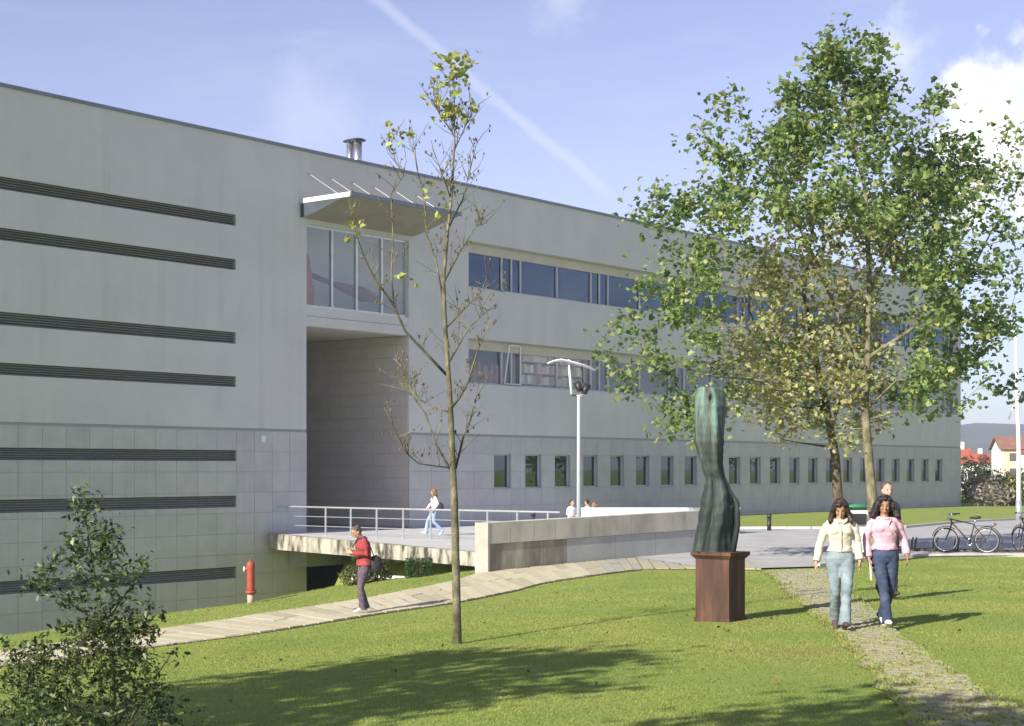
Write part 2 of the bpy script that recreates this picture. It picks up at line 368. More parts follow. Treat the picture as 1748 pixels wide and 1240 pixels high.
# hills far behind
hm = mat('forest_hill', (.018, .028, .022), (.05, .06, .045), .012, .95, c3=(.028, .04, .03), detail=10)
hx = np.linspace(-900, 1900, 140); rows = []
for k, (dy, hk) in enumerate(((0, 0), (120, .45), (260, .8), (420, 1.0), (700, .9))):
    rows.append([(x, 1350+dy, -4+hk*(52+9*math.sin(x*.004+1)+5*math.sin(x*.013)+2.5*mnoise.noise(Vector((x*.03, k*2.0, 0)))*2)) for x in hx])
V = np.array([v for r in rows for v in r]); i0 = (np.arange(4)[:, None]*140+np.arange(139)[None, :]).ravel()
tag(np_mesh('hills', V, np.c_[i0, i0+1, i0+141, i0+140], hm, smooth=True), kind='structure')

# ------------------------------------------------------------------ building frame
U = Vector((2172, FOC)).normalized(); ORG = Vector((-CX*47.1/FOC, 47.1))
def T(px):
    k = (px-CX)/FOC; return (k*ORG.y-ORG.x)/(U.x-k*U.y)
def ZR(z): return z+CZ
def W2(t, w=0.0): return Vector((ORG.x+U.x*t-U.y*w, ORG.y+U.y*t+U.x*w))      # plan point: t along the facade, w inward
BR = math.atan2(U.y, U.x)
bld = thing('university_building', 'long grey building with flat roof, ribbon windows and louvred blank wall', 'building', (ORG.x, ORG.y, 0), BR)
tA, tB, tC, tD, tE = T(403), T(523), T(698), T(800), T(1640)
tL = -16.0; ROOF = ZR(11.18); BASE = -4.6; CRS = ZR(1.34)
bands = [(8.17, 8.55), (6.68, 7.05), (4.20, 4.59), (2.74, 3.10), (.25, .61), (-1.30, -.92), (-3.69, -3.31)]
TH = .35
def wall_stack(mb, t0, t1, z0, z1, cuts):
    z = z0
    for a, b in sorted(cuts):
        if b <= z0 or a >= z1: continue
        mb.box((t0, 0, z), (t1, TH, a)); z = b
    mb.box((t0, 0, z), (t1, TH, z1))
bz = [(ZR(a), ZR(b)) for a, b in bands]
up = MB(); lo = MB()
wall_stack(up, tL, tA, CRS+.03, ROOF, bz); up.box((tA, 0, CRS+.03), (tB, TH, ROOF))
wall_stack(lo, tL, tA, BASE, CRS-.03, bz); lo.box((tA, 0, BASE), (tB, TH, CRS-.03))
# strip windows of the right block
strips = [(ZR(3.37), ZR(5.18)), (ZR(7.20), ZR(9.04))]
tS1 = tE-.5
wall_stack(up, tD, tS1, CRS+.03, ROOF, strips); up.box((tC, 0, CRS+.03), (tD, TH, ROOF)); up.box((tS1, 0, CRS+.03), (tE, TH, ROOF))
# over the entrance recess
up.box((tB, 0, ZR(8.64)), (tC, TH, ROOF)); up.box((tB, .02, ZR(5.40)), (tC, TH+.1, ZR(5.73))); up.box((tB, 0, ZR(5.04)), (tC, TH, ZR(5.385)))
up.box((tE-.35, TH, BASE), (tE, 18, ROOF)); up.box((tL, TH, BASE), (tL+.35, 18, ROOF)); up.box((tL, 18, BASE), (tE, 18.35, ROOF))
up.box((tL+.35, TH, ROOF-.35), (tE-.35, 18, ROOF-.05))
up.obj('wall', M_render, bld)
# lower windows of the right block
wz0, wz1 = ZR(-.81), ZR(.58)
w0, w1 = T(844), T(1596); NW = 20
t843, t868, t897 = T(843), T(868), T(897)
pitch = (T(1596)-T(843))/21.0
NW = 22; ww = 1.10
wins = [(t843+k*pitch, t843+k*pitch+ww) for k in range(NW)]
z_low = [(wz0, wz1)]
prev = tC
for a, b in wins:
    lo.box((prev, 0, BASE), (a, TH, CRS-.03)); wall_stack(lo, a, b, BASE, CRS-.03, z_low); prev = b
lo.box((prev, 0, BASE), (tE, TH, CRS-.03))
lo.obj('plinth_wall', M_joint, bld)
MB().box((tL, .03, CRS-.03), (tB, TH, CRS+.03)).box((tC, .03, CRS-.03), (tE, TH, CRS+.03)).obj('string_course', M_joint, bld)
MB().box((tL-.05, -.06, ROOF), (tE+.05, .5, ROOF+.10)).obj('roof_coping', M_cop, bld)
MB().box((tL, .5, ROOF-.04), (tE, 18.4, ROOF+.02)).obj('roof', mat('roof_gravel', (.3, .3, .29), (.4, .4, .38), 3), bld)
# louvre bands
for a, b in bz:
    lb = MB().box((tL+.35, .22, a), (tA, .30, b)).obj('louvre_band', mat('louvre_back', (.24, .24, .24)), bld)
    n = 5; p = (b-a)/n
    sm = MB().add([(tL+.35, .02, a+.006), (tA-.004, .02, a+.006), (tA-.004, .17, a+p*.78), (tL+.35, .17, a+p*.78), (tL+.35, .035, a), (tA-.004, .035, a), (tA-.004, .185, a+p*.72), (tL+.35, .185, a+p*.72)],
                  [(0, 1, 2, 3), (7, 6, 5, 4), (0, 4, 5, 1), (3, 2, 6, 7), (1, 5, 6, 2), (0, 3, 7, 4)]).mesh('slat', M_louv)
    for k in range(n): link('slat', sm, lb, (0, 0, k*p+.012))
# stone panels on the plinth
PAN = []
RH = .695
def panel_rects(t0, t1, z0, z1, openings, width):
    rows = []; z = wz0
    zs = []
    k = 0
    zz = wz0
    while zz > z0: zz -= RH
    while zz < z1-.05:
        zs.append((max(zz, z0), min(zz+RH, z1))); zz += RH
    for r, (za, zb) in enumerate(zs):
        cutz = [(a, b) for a, b, c, d in openings if c < zb-.01 and d > za+.01]
        t = t0
        edges = sorted(set([t0, t1]+[e for a, b, c, d in openings for e in (a, b) if t0 < e < t1]))
        for ea, eb in zip(edges[:-1], edges[1:]):
            if any(a <= ea+1e-4 and b >= eb-1e-4 for a, b in cutz): continue
            n = max(1, round((eb-ea)/width)); 
            for q in range(n): rows.append((ea+(eb-ea)*q/n, ea+(eb-ea)*(q+1)/n, za, zb))
    return rows
opw = [(a, b, wz0, wz1) for a, b in wins]
rights = panel_rects(tC, tE, ZR(-2.9), CRS-.03, opw, 1.15)
lefts = panel_rects(tA, tB, BASE, CRS-.03, [], .85)+panel_rects(tL+.35, tA, BASE, CRS-.03, [(tL, tA, a, b) for a, b in bz], .85)
lefts2 = []
for (a, b, za, zb) in panel_rects(tL+.35, tA, BASE, CRS-.03, [], .85):
    zz = za
    for c, d in sorted(bz):
        if d <= zz or c >= zb: continue
        if c-zz > .04: lefts2.append((a, b, zz, c))
        zz = d
    if zb-zz > .04: lefts2.append((a, b, zz, zb))
lefts = panel_rects(tA, tB, BASE, CRS-.03, [], .85)+[q for q in lefts2 if q[1] > -.6]
far = [q for q in lefts2 if q[1] <= -.6]
allp = sorted(lefts+rights, key=lambda q: (q[0] if q[0] > 0 else 0))
def panel_box(mb, q, g=.006):
    a, b, c, d = q; e = rnd.uniform(.012, .02)
    mb.box((a+g, -e, c+g), (b-g, .004, d-g))
for q in allp[:300]:
    m = MB(); panel_box(m, q); m.obj('stone_panel', rnd.choice((M_stone, M_stone, M_stone2)), bld)
m = MB()
for q in allp[300:]+far: panel_box(m, q)
tag(m.obj('stone_cladding', M_stone, bld), kind='stuff')
# entrance recess: side walls, back wall, soffit, floor
rc = MB(); rc.box((tC, TH, ZR(-2.7)), (tC+.3, 9, ZR(5.385))).box((tB-.3, TH, ZR(-2.7)), (tB, 9, ZR(5.385)))
rc.box((tB-.3, 9, ZR(-2.7)), (tC+.3, 9.3, ZR(5.385))).obj('recess_wall', M_joint, bld)
rm = MB(); z = ZR(-2.2); r = 0
while z < ZR(5.0):
    zb = min(z+.46, ZR(5.03)); w = .02-(.6 if r % 2 else 0)
    while w < 8.9:
        a = max(w, .02); b = min(w+1.2, 8.98)
        if b-a > .05: MB().box((tC-.02, a+.006 if a > .03 else a+.03, z+.006), (tC+.004, b-.006, zb-.006)).obj('stone_panel', mat('recess_stone', (.56, .525, .475), (.63, .595, .54), 1.1, .8, bump=.12, bscale=22), bld)
        w += 1.2
    z = zb; r += 1
MB().box((tB, TH, ZR(5.04)), (tC-.02, 9, ZR(5.2))).obj('recess_soffit', M_soffit, bld)
MB().box((tB, .4, ZR(-2.75)), (tC, 9, ZR(-2.25))).obj('recess_floor', M_deck, bld)
dw = MB().box((tB+.02, 5.2, ZR(-2.24)), (tB+.12, 6.6, ZR(2.2))).obj('door', M_glass, bld)
MB().box((tB+.13, 5.1, ZR(-2.24)), (tB+.2, 5.22, ZR(4.9))).obj('door_frame', M_alu, dw)
MB().box((tB, 8.7, BASE), (tC, 8.9, ZR(-2.75))).box((tC, TH, BASE), (tC+.3, 9, ZR(-2.75))).box((tB-.3, TH, BASE), (tB, 9, ZR(-2.75))).obj('undercroft_wall', M_concrete_grey, bld)
# glazed bay over the entrance
gb = MB().box((tB, .10, ZR(8.56)), (tC, .2, ZR(8.64))).obj('bay_window', M_alu, bld); MB().box((tB, .10, ZR(5.73)), (tC, .2, ZR(5.80))).obj('sill_rail', M_alu, gb)
for px in (524.5, 570, 612, 655, 696.5):
    MB().box((T(px)-.045, .08, ZR(5.80)), (T(px)+.045, .2, ZR(8.56))).obj('mullion', M_alu, gb)
for a, b in ((524.5, 570), (570, 612), (612, 655), (655, 696.5)):
    MB().box((T(a)+.045, .13, ZR(5.80)), (T(b)-.045, .15, ZR(8.56))).obj('pane', M_glass_clear, gb)
MB().box((tB-.2, 1.9, ZR(5.3)), (tC+.3, 2.1, ZR(9))).box((tB-.2, .47, ZR(5.41)), (tC+.3, 1.9, ZR(5.5))).box((tB-.2, .36, ZR(8.7)), (tC+.3, 1.9, ZR(8.9))).box((tC+.1, .36, ZR(5.5)), (tC+.3, 1.9, ZR(8.7))).obj('room_wall', mat('bay_room', (.72, .72, .71), (.78, .78, .77), .5), bld)
# strip windows
per = [T(897), T(959), T(1017), T(1031.5), T(1046)]
P0 = per[-1]-per[0]
M_frame = mat('window_frame', (.48, .50, .53), (.55, .57, .60), 3, .4)
for si, (a, b) in enumerate(strips):
    sw = MB().box((tD, .27, a), (tS1, .35, a+.08)).obj('strip_window', M_frame, bld); MB().box((tD, .27, b-.06), (tS1, .35, b)).obj('head_rail', M_frame, sw)
    ed = [tD, T(865), T(881.5)]
    base = per[0]
    while base < tS1:
        ed += [base+(q-per[0]) for q in per[:-1]]; base += P0
    ed = [e for e in ed if e < tS1-.2]+[tS1]
    for e0, e1 in zip(ed[:-1], ed[1:]):
        MB().box((e0-.035 if e0 > tD else e0, .25, a+.08), (e0+.04, .35, b-.425)).obj('mullion', M_frame, sw)
        MB().box((e0+.04, .31, a+.08), (e1-.035, .33, b-.425)).obj('pane', M_glass if si else M_glass_clear, sw)
    MB().box((tD, .245, b-.42), (tS1, .40, b-.065)).obj('blind_box', M_soffit, sw)
    rw = MB().box((tD-.5, 4.0, a-.6), (tS1+.3, 4.2, b+.6)).box((tD-.5, .4, a-.75), (tS1+.3, 4, a-.6)).box((tD-.5, .9, b+.3), (tS1+.1, 4, b+.5)).obj('room_wall', M_room, bld)
# one pane tilted open in the lower strip
a, b = strips[0]
tp = MB(); x0, x1 = T(868), T(895)
for (p, q) in (((x0, .22, a+.1), (x1, .22, a+.1)), ((x0, .22, a+.1), (x0+.05, -.02, b-.15)), ((x0+.05, -.02, b-.15), (x1, .2, b-.1)), ((x1, .22, a+.1), (x1, .2, b-.1))): tp.tube(p, q, .03)
tp.obj('open_sash', M_white, bld)
# small windows
M_glass_win = glass_mat('office_glass', (.5, .56, .56), .08, .02)
for a, b in wins:
    w = MB().box((a, .12, wz0), (a+.05, .22, wz1)).box((b-.05, .12, wz0), (b, .22, wz1)).box((a+.05, .12, wz0), (b-.05, .22, wz0+.05)).box((a+.05, .12, wz1-.05), (b-.05, .22, wz1)).obj('window', M_frame, bld)
    MB().box((a+.05, .155, wz0+.05), (b-.05, .17, wz1-.05)).obj('pane', M_glass_win, w)
    MB().box((a-.03, -.05, wz0-.05), (b+.03, .115, wz0+.001)).obj('sill', M_stone2, w)
    bl = rnd.random()
    if bl < .45: MB().box((a+.05, .24, wz1-.05-rnd.uniform(.3, 1.0)), (b-.05, .26, wz1-.05)).obj('blind', mat('blind_fabric', (.36, .33, .27), (.45, .41, .34), 3), w)
MB().box((tC+.4, 2.6, ZR(-1.9)), (tE-.4, 2.8, CRS)).box((tC+.4, .4, ZR(-2)), (tE-.4, 2.6, ZR(-1.9))).obj('room_wall', M_room, bld)
# wall lamp on the left block
wl = MB().box((T(447)-.08, -.10, ZR(.90)), (T(447)+.08, -.022, ZR(1.12))).obj('wall_lamp', M_white, bld)
# shelves and hangings seen through the glazing
bs = thing('bookshelf', 'shelves of pale files seen through the first wide lower ribbon windows', 'bookshelf', (*W2(T(899), .45), strips[0][0]-.3), BR)
sl_ = T(1013)-T(899)
m = MB()
for k in range(4): m.box((0, 0, k*.47), (sl_, .3, k*.47+.03))
for x in (0, sl_*.33, sl_*.66, sl_-.03): m.box((x, .002, .03), (x+.03, .298, 1.55))
m.obj('shelf', mat('shelf_wood', (.66, .54, .40)), bs)
bm_ = [mat('book_%s' % n, c) for n, c in (('cream', (.78, .66, .48)), ('rose', (.68, .44, .36)), ('grey', (.55, .52, .48)), ('white', (.82, .78, .70)), ('brown', (.46, .33, .22)))]
for k in range(4):
    x = .05
    while x < sl_-.25:
        w = rnd.uniform(.10, .3)
        if rnd.random() < .86: MB().box((x, .02, k*.47+.032), (x+w-.01, .27, k*.47+.032+rnd.uniform(.24, .38))).obj('book_row', rnd.choice(bm_), bs)
        x += w
cu = MB(); t0 = T(804)
for k in range(14): cu.box((t0+k*.17, .45+.05*(k % 2), strips[0][0]+.0), (t0+k*.17+.165, .49+.05*(k % 2), strips[0][0]+.4+.5*abs(math.sin(k*1.3))))
o = cu.obj('poster_board', mat('red_brown_cloth', (.46, .16, .12), (.2, .15, .16), 2)); o.location = (ORG.x, ORG.y, 0); o.rotation_euler = (0, 0, BR)
tag(o, 'dark red stacked boards behind the first lower ribbon window beside the open sash', 'board')
tp = thing('hanging_sculpture', 'rust brown tall shape with long arm behind the glazed bay over the entrance', 'sculpture', (*W2(T(549), .80), ZR(5.51)), BR)
MB().loft([(0, 0, 0), (.1, 0, .8), (-.1, 0, 1.5), (.0, 0, 2.2)], [(.34, .2), (.25, .2), (.32, .2), (.12, .1)]).obj('stem', mat('rust_brown', (.62, .25, .13), (.40, .17, .11), 3), tp, True)
MB().loft([(.1, 0, 1.5), (1.4, 0, 1.25), (2.9, 0, 1.0), (3.9, 0, .9)], [(.1, .1), (.1, .08), (.3, .22), (.1, .1)]).obj('arm', mat('dark_brown', (.24, .15, .12)), tp, True)
# canopy over the bay
cw = 2.42; cz = ZR(9.34)
k2 = (786-CX)/FOC; a2 = W2(0, -cw); cT1 = (k2*a2.y-a2.x)/(U.x-k2*U.y); cT0 = T(513)
cn = MB(); seg = 8
prof = [(-.0, -.52), (-.35, -.48), (-1.0, -.33), (-1.6, -.15), (-2.0, -.06), (-cw, .03), (-cw, .12), (-1.9, .09), (-.0, .11)]
n = len(prof)
cn.add([(cT0, y-.001, cz+z) for y, z in prof]+[(cT1, y-.001, cz+z) for y, z in prof], [tuple(range(n))[::-1], tuple(range(n, 2*n))]+[(i, (i+1) % n, n+(i+1) % n, n+i) for i in range(n)])
cpy = cn.obj('canopy', mat('canopy_soffit', (.30, .275, .215), (.36, .33, .26), 1, .6), bld)
MB().box((cT0-.03, -cw-.03, cz-.03), (cT0-.012, -.01, cz+.14)).obj('edge_plate', mat('edge_paint', (.48, .50, .52), (.55, .57, .58), 2, .5), cpy)
MB().add([(cT0-.008, y, cz+z) for y, z in prof]+[(cT0-.002, y, cz+z) for y, z in prof], [tuple(range(n))[::-1], tuple(range(n, 2*n))]+[(i, (i+1) % n, n+(i+1) % n, n+i) for i in range(n)]).obj('end_panel', mat('end_panel_blue', (.05, .065, .085), (.07, .085, .105), 2, .5), cpy)
MB().box((cT0-.02, -cw-.07, cz+.0), (cT1, -cw-.004, cz+.15)).obj('gutter_edge', M_cop, cpy)
for k in range(6):
    t = T(527+36.5*k); MB().tube((t, -.01, ZR(10.42)), (t, -1.65, cz+.1), .028, 8).obj('tie_rod', M_steel, cpy)
# flues on the roof
cx_ = [at(598, 240, 64.5), at(610.5, 238, 64.0)]
for i, p in enumerate(cx_):
    f = thing('roof_flue', ('shiny steel flue pipe on the roof, left and shorter of the pair' if i == 0 else 'shiny steel flue pipe on the roof, right and thicker of the pair'), 'flue', (p.x, p.y, ROOF+.02), 0, 'steel flues on the roof edge')
    hgt = p.z-ROOF-.16; rr = .15 if i == 0 else .17
    MB().loft([(0, 0, 0), (0, 0, hgt)], [rr, rr], n=16).obj('pipe', M_steel, f, True)
    MB().loft([(0, 0, hgt*.55), (0, 0, hgt*.55+.05)], [rr+.012, rr+.012], n=16).obj('band', M_steel, f, True)
    cap = MB().loft([(0, 0, hgt+.08), (0, 0, hgt+.10), (0, 0, hgt+.16), (0, 0, hgt+.2)], [rr*1.9, rr*2.0, rr*1.2, .02], n=18).obj('rain_cap', mat('flue_cap', (.03, .035, .05), rough=.5), f, True)
    for q in range(3): MB().tube((rr*.9*math.cos(q*2.1), rr*.9*math.sin(q*2.1), hgt-.04), (rr*1.2*math.cos(q*2.1), rr*1.2*math.sin(q*2.1), hgt+.09), .012, 5).obj('cap_leg', M_steel, cap)

# ------------------------------------------------------------------ deck (bridge to the entrance), wall, parapet
DZ = ZR(-2.25)
dk = thing('entrance_bridge', 'concrete entrance bridge slab with stained fascia crossing to the building', 'bridge', (*W2(T(520), -1), DZ))
def LOC(o, p, z=None): return (p[0]-o.location.x, p[1]-o.location.y)
A1 = W2(T(458), -.03); A2 = Vector((.44, 40.75)); wallback2 = Vector((4.9, 45.3))
poly = [A1, A2, wallback2, Vector((6.4, 50)), W2(T(1010), -.03)]
MB().prism([LOC(dk, p) for p in poly], -.16, 0).obj('deck', M_deck, dk)
d2 = (A2-A1).normalized(); nn2 = Vector((-d2.y, d2.x))        # inward (to the right/back)
fas = MB(); q0, q1 = A1-nn2*.0, A2
fv = []
for p, th in ((A1, .52), (A2, .34)):
    for off_ in (-.03, .25):
        pp = p+nn2*off_
        fv += [(*LOC(dk, pp), .012), (*LOC(dk, pp), -th)]
fas.add(fv, [(0, 1, 5, 4), (2, 6, 7, 3), (0, 4, 6, 2), (1, 3, 7, 5), (0, 2, 3, 1), (4, 5, 7, 6)])
fas.obj('fascia', mat('fascia_stained', (.06, .06, .045), (.44, .42, .36), 2.4, .9, bump=.2, bscale=24, c3=(.30, .28, .225), stretch=(1, 1, .45), lo=.40, hi=.60), dk)
b0, b1 = A1+nn2*.9, A1+d2*6+nn2*.9
MB().prism([LOC(dk, W2(T(492), -.05)), LOC(dk, W2(T(492), -.9)), LOC(dk, W2(T(640), -.9)), LOC(dk, W2(T(640), -.05))], -1.15, -.165).obj('beam', M_concrete_grey, dk)
s0, s1 = Vector((-5.3, 53.1)), Vector((.25, 43.3))
nx2 = Vector((s1.y-s0.y, -(s1.x-s0.x))).normalized()
MB().prism([LOC(dk, s0), LOC(dk, s1), LOC(dk, s1+Vector((.3, .17))), LOC(dk, s0+Vector((.3, .17)))], -3.5, -.165).obj('abutment', M_concrete_grey, dk)

wl_d = Vector((.68, .73)).normalized(); wl_n = Vector((-wl_d.y, wl_d.x))
WA = G(834, 979); WB_ = G(1200, 944)
WA2, WB2 = Vector((WA.x, WA.y)), Vector((WB_.x, WB_.y)); wl_d = (WB2-WA2).normalized(); wl_n = Vector((-wl_d.y, wl_d.x)); WLn = (WB2-WA2).length
cwl = thing('concrete_wall', 'long low stained concrete wall beside the paved path and entrance bridge', 'wall', (WA.x, WA.y, WA.z), math.atan2(wl_d.y, wl_d.x))
hA = (at(834, 893, WA.y).z-WA.z); hB = (at(1200, 872, WB_.y).z-WA.z)
def ht(s): return hA+(hB-hA)*s/WLn
cuts_u = [0, .72, 1.55, 2.3, 3.6, 5.2, 6.9, WLn]; cuts_l = [0, 1.9, 2.75, 4.6, 6.2, WLn]
def wedge(s0, s1, z0f, z1f, y0, y1, g=.006):
    a, b = s0+g, s1-g
    return MB().add([(a, y0, z0f(a)), (b, y0, z0f(b)), (b, y1, z0f(b)), (a, y1, z0f(a)), (a, y0, z1f(a)), (b, y0, z1f(b)), (b, y1, z1f(b)), (a, y1, z1f(a))],
                    [(0, 3, 2, 1), (4, 5, 6, 7), (0, 1, 5, 4), (1, 2, 6, 5), (2, 3, 7, 6), (3, 0, 4, 7)])
wedge(.05, WLn, lambda s: -.4, lambda s: ht(s)-.02, .02, .36).obj('core', M_joint, cwl)
mid = lambda s: ht(s)-.52
for a, b in zip(cuts_u[:-1], cuts_u[1:]): wedge(a, b, lambda s: mid(s)+.008, ht, -.03, .40).obj('coping_block', M_concrete, cwl)
for a, b in zip(cuts_l[:-1], cuts_l[1:]): wedge(a, b, lambda s: -.4, lambda s: mid(s)-.004, 0, .38).obj('wall_panel', M_concrete_stain if b < 3 else M_concrete_grey, cwl)
e = MB().box((-.06, -.04, -.4), (-.004, .42, hA+.004)).obj('end_cap', mat('end_cap_concrete', (.34, .32, .27), (.44, .42, .37), 2, .9), cwl)

p0, p1 = at(992, 867, 55), at(1262, 867, 55)
pw = thing('white_parapet', 'long white rendered parapet catching the sun behind the concrete wall', 'parapet', (p0.x, 55, DZ))
MB().box((0, 0, -.3), (p1.x-p0.x, .18, p0.z-DZ-.06)).obj('wall_panel', M_white, pw)
MB().box((-.02, -.02, p0.z-DZ-.06), (p1.x-p0.x+.02, .20, p0.z-DZ)).obj('coping', M_white, pw)
# railing, square to the building
ru = Vector((U.y, -U.x)); r0 = W2(T(470), -.05)
rl = thing('railing', 'grey steel handrail with slim posts along the entrance bridge', 'railing', (*r0, DZ), math.atan2(ru.y, ru.x))
RT = .94; RL = 12.2
MB().tube((.1, 0, RT), (RL, 0, RT), .03).obj('handrail', M_alu, rl)
for z in (.30, .62): MB().tube((.9, 0, z), (RL, 0, z), .012, 6).obj('cable_rail', M_alu, rl)
for k in range(9):
    s = 2.39+1.17*k; po = MB().box((s-.025, -.02, .0), (s+.025, .02, RT-.02)).obj('post', M_alu, rl)
    MB().box((s-.06, -.05, 0), (s+.06, .05, .012)).obj('base_plate', M_alu, po)
# low white wall in the hollow under the bridge
la, lb = at(600, 975, 45.5), at(806, 970, 42.8)
lw = thing('low_white_wall', 'low white wall under the bridge behind the clipped hedge', 'wall', (la.x, la.y, 0), math.atan2(lb.y-la.y, lb.x-la.x))
MB().box((0, 0, -2.6), (math.hypot(lb.x-la.x, lb.y-la.y), .25, ZR(-2.98))).obj('wall_panel', M_white, lw)

# ------------------------------------------------------------------ paths
def resample(pts, n):
    P = np.array([(p[0], p[1]) for p in pts]); s = np.r_[0, np.cumsum(np.hypot(*np.diff(P, axis=0).T))]; q = np.linspace(0, s[-1], n)
    return np.c_[np.interp(q, s, P[:, 0]), np.interp(q, s, P[:, 1])]
def g2(*a): p = G(*a); return (p.x, p.y)
lower = [(-11.2, 20.8), g2(-60, 1149), g2(0, 1140), g2(230, 1110), g2(440, 1083), g2(620, 1054), g2(775, 1031), g2(880, 1010), g2(922, 998), g2(1007, 985), g2(1103, 973), g2(1182, 972), g2(1300, 974)]
upper = [(-14.2, 24.2), g2(-60, 1124), g2(0, 1113), g2(220, 1084), g2(440, 1051), g2(610, 1026), g2(775, 994), (WA.x-.25, WA.y-.15), tuple(WA2+wl_d*1.5-wl_n*.06), tuple(WA2+wl_d*3.5-wl_n*.06), tuple(WA2+wl_d*6-wl_n*.06), tuple(WA2+wl_d*(WLn-.4)-wl_n*.06), g2(1300, 945)]
def smooth(P, it=2):
    P = P.copy()
    for _ in range(it): P[1:-1] = (P[:-2]+2*P[1:-1]+P[2:])/4
    return P
NP = 400
LWR = smooth(resample(lower, NP), 25); UPR = smooth(resample(upper, NP), 8)
path = thing('paved_path', None, None); tag(path, 'pale slab path curving up from the lower left to the plaza', kind='structure')
lenp = np.r_[0, np.cumsum(np.hypot(*np.diff((LWR+UPR)/2, axis=0).T))]
pitchp = .36; nrow = int(lenp[-1]/pitchp); made = 0; restm = MB()
def pin(s, v):
    s2 = min(s+.8, lenp[-1]-(lenp[-1]-s)*.02); a = np.array([np.interp(s2, lenp, LWR[:, 0]), np.interp(s2, lenp, LWR[:, 1])]); b = np.array([np.interp(s, lenp, UPR[:, 0]), np.interp(s, lenp, UPR[:, 1])])
    return a+(b-a)*v
def slab_pts(s0, s1, v0, v1, dz, g=.008):
    gv = .001; g = .02; q = [pin(s0+g, v0+gv), pin(s1-g, v0+gv), pin(s1-g, v1-gv), pin(s0+g, v1-gv)]
    zz = H(np.array([p[0] for p in q]), np.array([p[1] for p in q]), False)
    return [(p[0], p[1], z+.035+dz) for p, z in zip(q, zz)]
QF = [(0, 1, 2, 3), (4, 7, 6, 5), (0, 4, 5, 1), (1, 5, 6, 2), (2, 6, 7, 3), (3, 7, 4, 0)]
for r in range(nrow):
    s0, s1 = r*pitchp, (r+1)*pitchp
    first = 7.0
    cut = [0, rnd.uniform(.3, .7), 1]
    for v0, v1 in zip(cut[:-1], cut[1:]):
        q = slab_pts(s0, s1, v0, v1, rnd.uniform(-.006, .006)); vs = q+[(x, y, z-.12) for x, y, z in q]
        p = pin(s0, .5); k = (p[0])/p[1]*FOC+CX
        if -40 < k and made < 300 and p[1] < 44:
            MB().add(vs, QF).obj('paving_slab', M_slab[rnd.choice((0, 0, 1, 1, 2))] if s0 < 21 else rnd.choice((M_slabg, M_slab[2])), path); made += 1
        else: restm.add(vs, QF)
if restm.v: tag(restm.obj('paving_slabs', M_slabg, path), kind='stuff')
bedv = []
for i in range(NP):
    for a in (LWR[i]+(LWR[i]-UPR[i])*.012, UPR[i]): bedv.append((a[0], a[1], h1(a[0], a[1], False)+.012))
np_mesh('path_bed', bedv, [(2*i, 2*i+1, 2*i+3, 2*i+2) for i in range(NP-1)], mat('joint_soil', (.05, .042, .025), (.09, .075, .04), 6, .95), path)

# plaza
front = [tuple(UPR[-60]), g2(1200, 972), g2(1300, 973), g2(1395, 970), g2(1470, 960), g2(1549, 953), g2(1748, 951), (40, 41.2)]
back = [tuple(WB2+Vector((-.2, .5))), g2(1215, 906), g2(1258, 905), g2(1400, 905), g2(1540, 904), g2(1640, 894), g2(1748, 889), (46, 72)]
Fp, Bp = resample(front, 120), resample(back, 120); NV = 24
PV = []
for i in range(120):
    for j in range(NV+1):
        p = Fp[i]+(Bp[i]-Fp[i])*j/NV; PV.append((p[0], p[1]))
PV = np.array(PV); PZ = H(PV[:, 0], PV[:, 1], False)+.04
ii = (np.arange(119)[:, None]*(NV+1)+np.arange(NV)[None, :]).ravel()
plaza = np_mesh('plaza', np.c_[PV, PZ], np.c_[ii, ii+NV+1, ii+NV+2, ii+1], mat('plaza_paving', (.30, .31, .31), (.40, .40, .39), .9, .85, bump=.2, bscale=12, c3=(.36, .36, .35), detail=9))
tag(plaza, 'grey paved plaza behind the lawn', kind='structure')
# kerb of single stones along the right lawn and the far lawn
kerb = thing('kerb', None, None); tag(kerb, 'pale granite kerb between plaza and lawn', kind='structure')
M_kerb = mat('kerb_granite', (.42, .41, .38), (.52, .51, .48), 5, .85)
def kerb_run(P, n, wdt=.14, up=.09):
    Q = resample(P, n+1)
    for a, b in zip(Q[:-1], Q[1:]):
        d = (b-a)/np.linalg.norm(b-a); nn_ = np.array([-d[1], d[0]]); a2_, b2_ = a+d*.006, b-d*.006
        q = [a2_-nn_*wdt/2, b2_-nn_*wdt/2, b2_+nn_*wdt/2, a2_+nn_*wdt/2]
        vs = [(p[0], p[1], h1(p[0], p[1], False)+up) for p in q]; vs += [(x, y, z-.25) for x, y, z in vs]
        MB().add(vs, QF).obj('kerb_stone', M_kerb, kerb)
kerb_run([g2(1395, 969.5), g2(1470, 959.5), g2(1549, 952.5), g2(1748, 950.5), (16.6, 41)], 14)
kerb_run([g2(1262, 905), g2(1400, 905), g2(1540, 904), g2(1640, 894), g2(1760, 888.5)], 24, .16, .12)

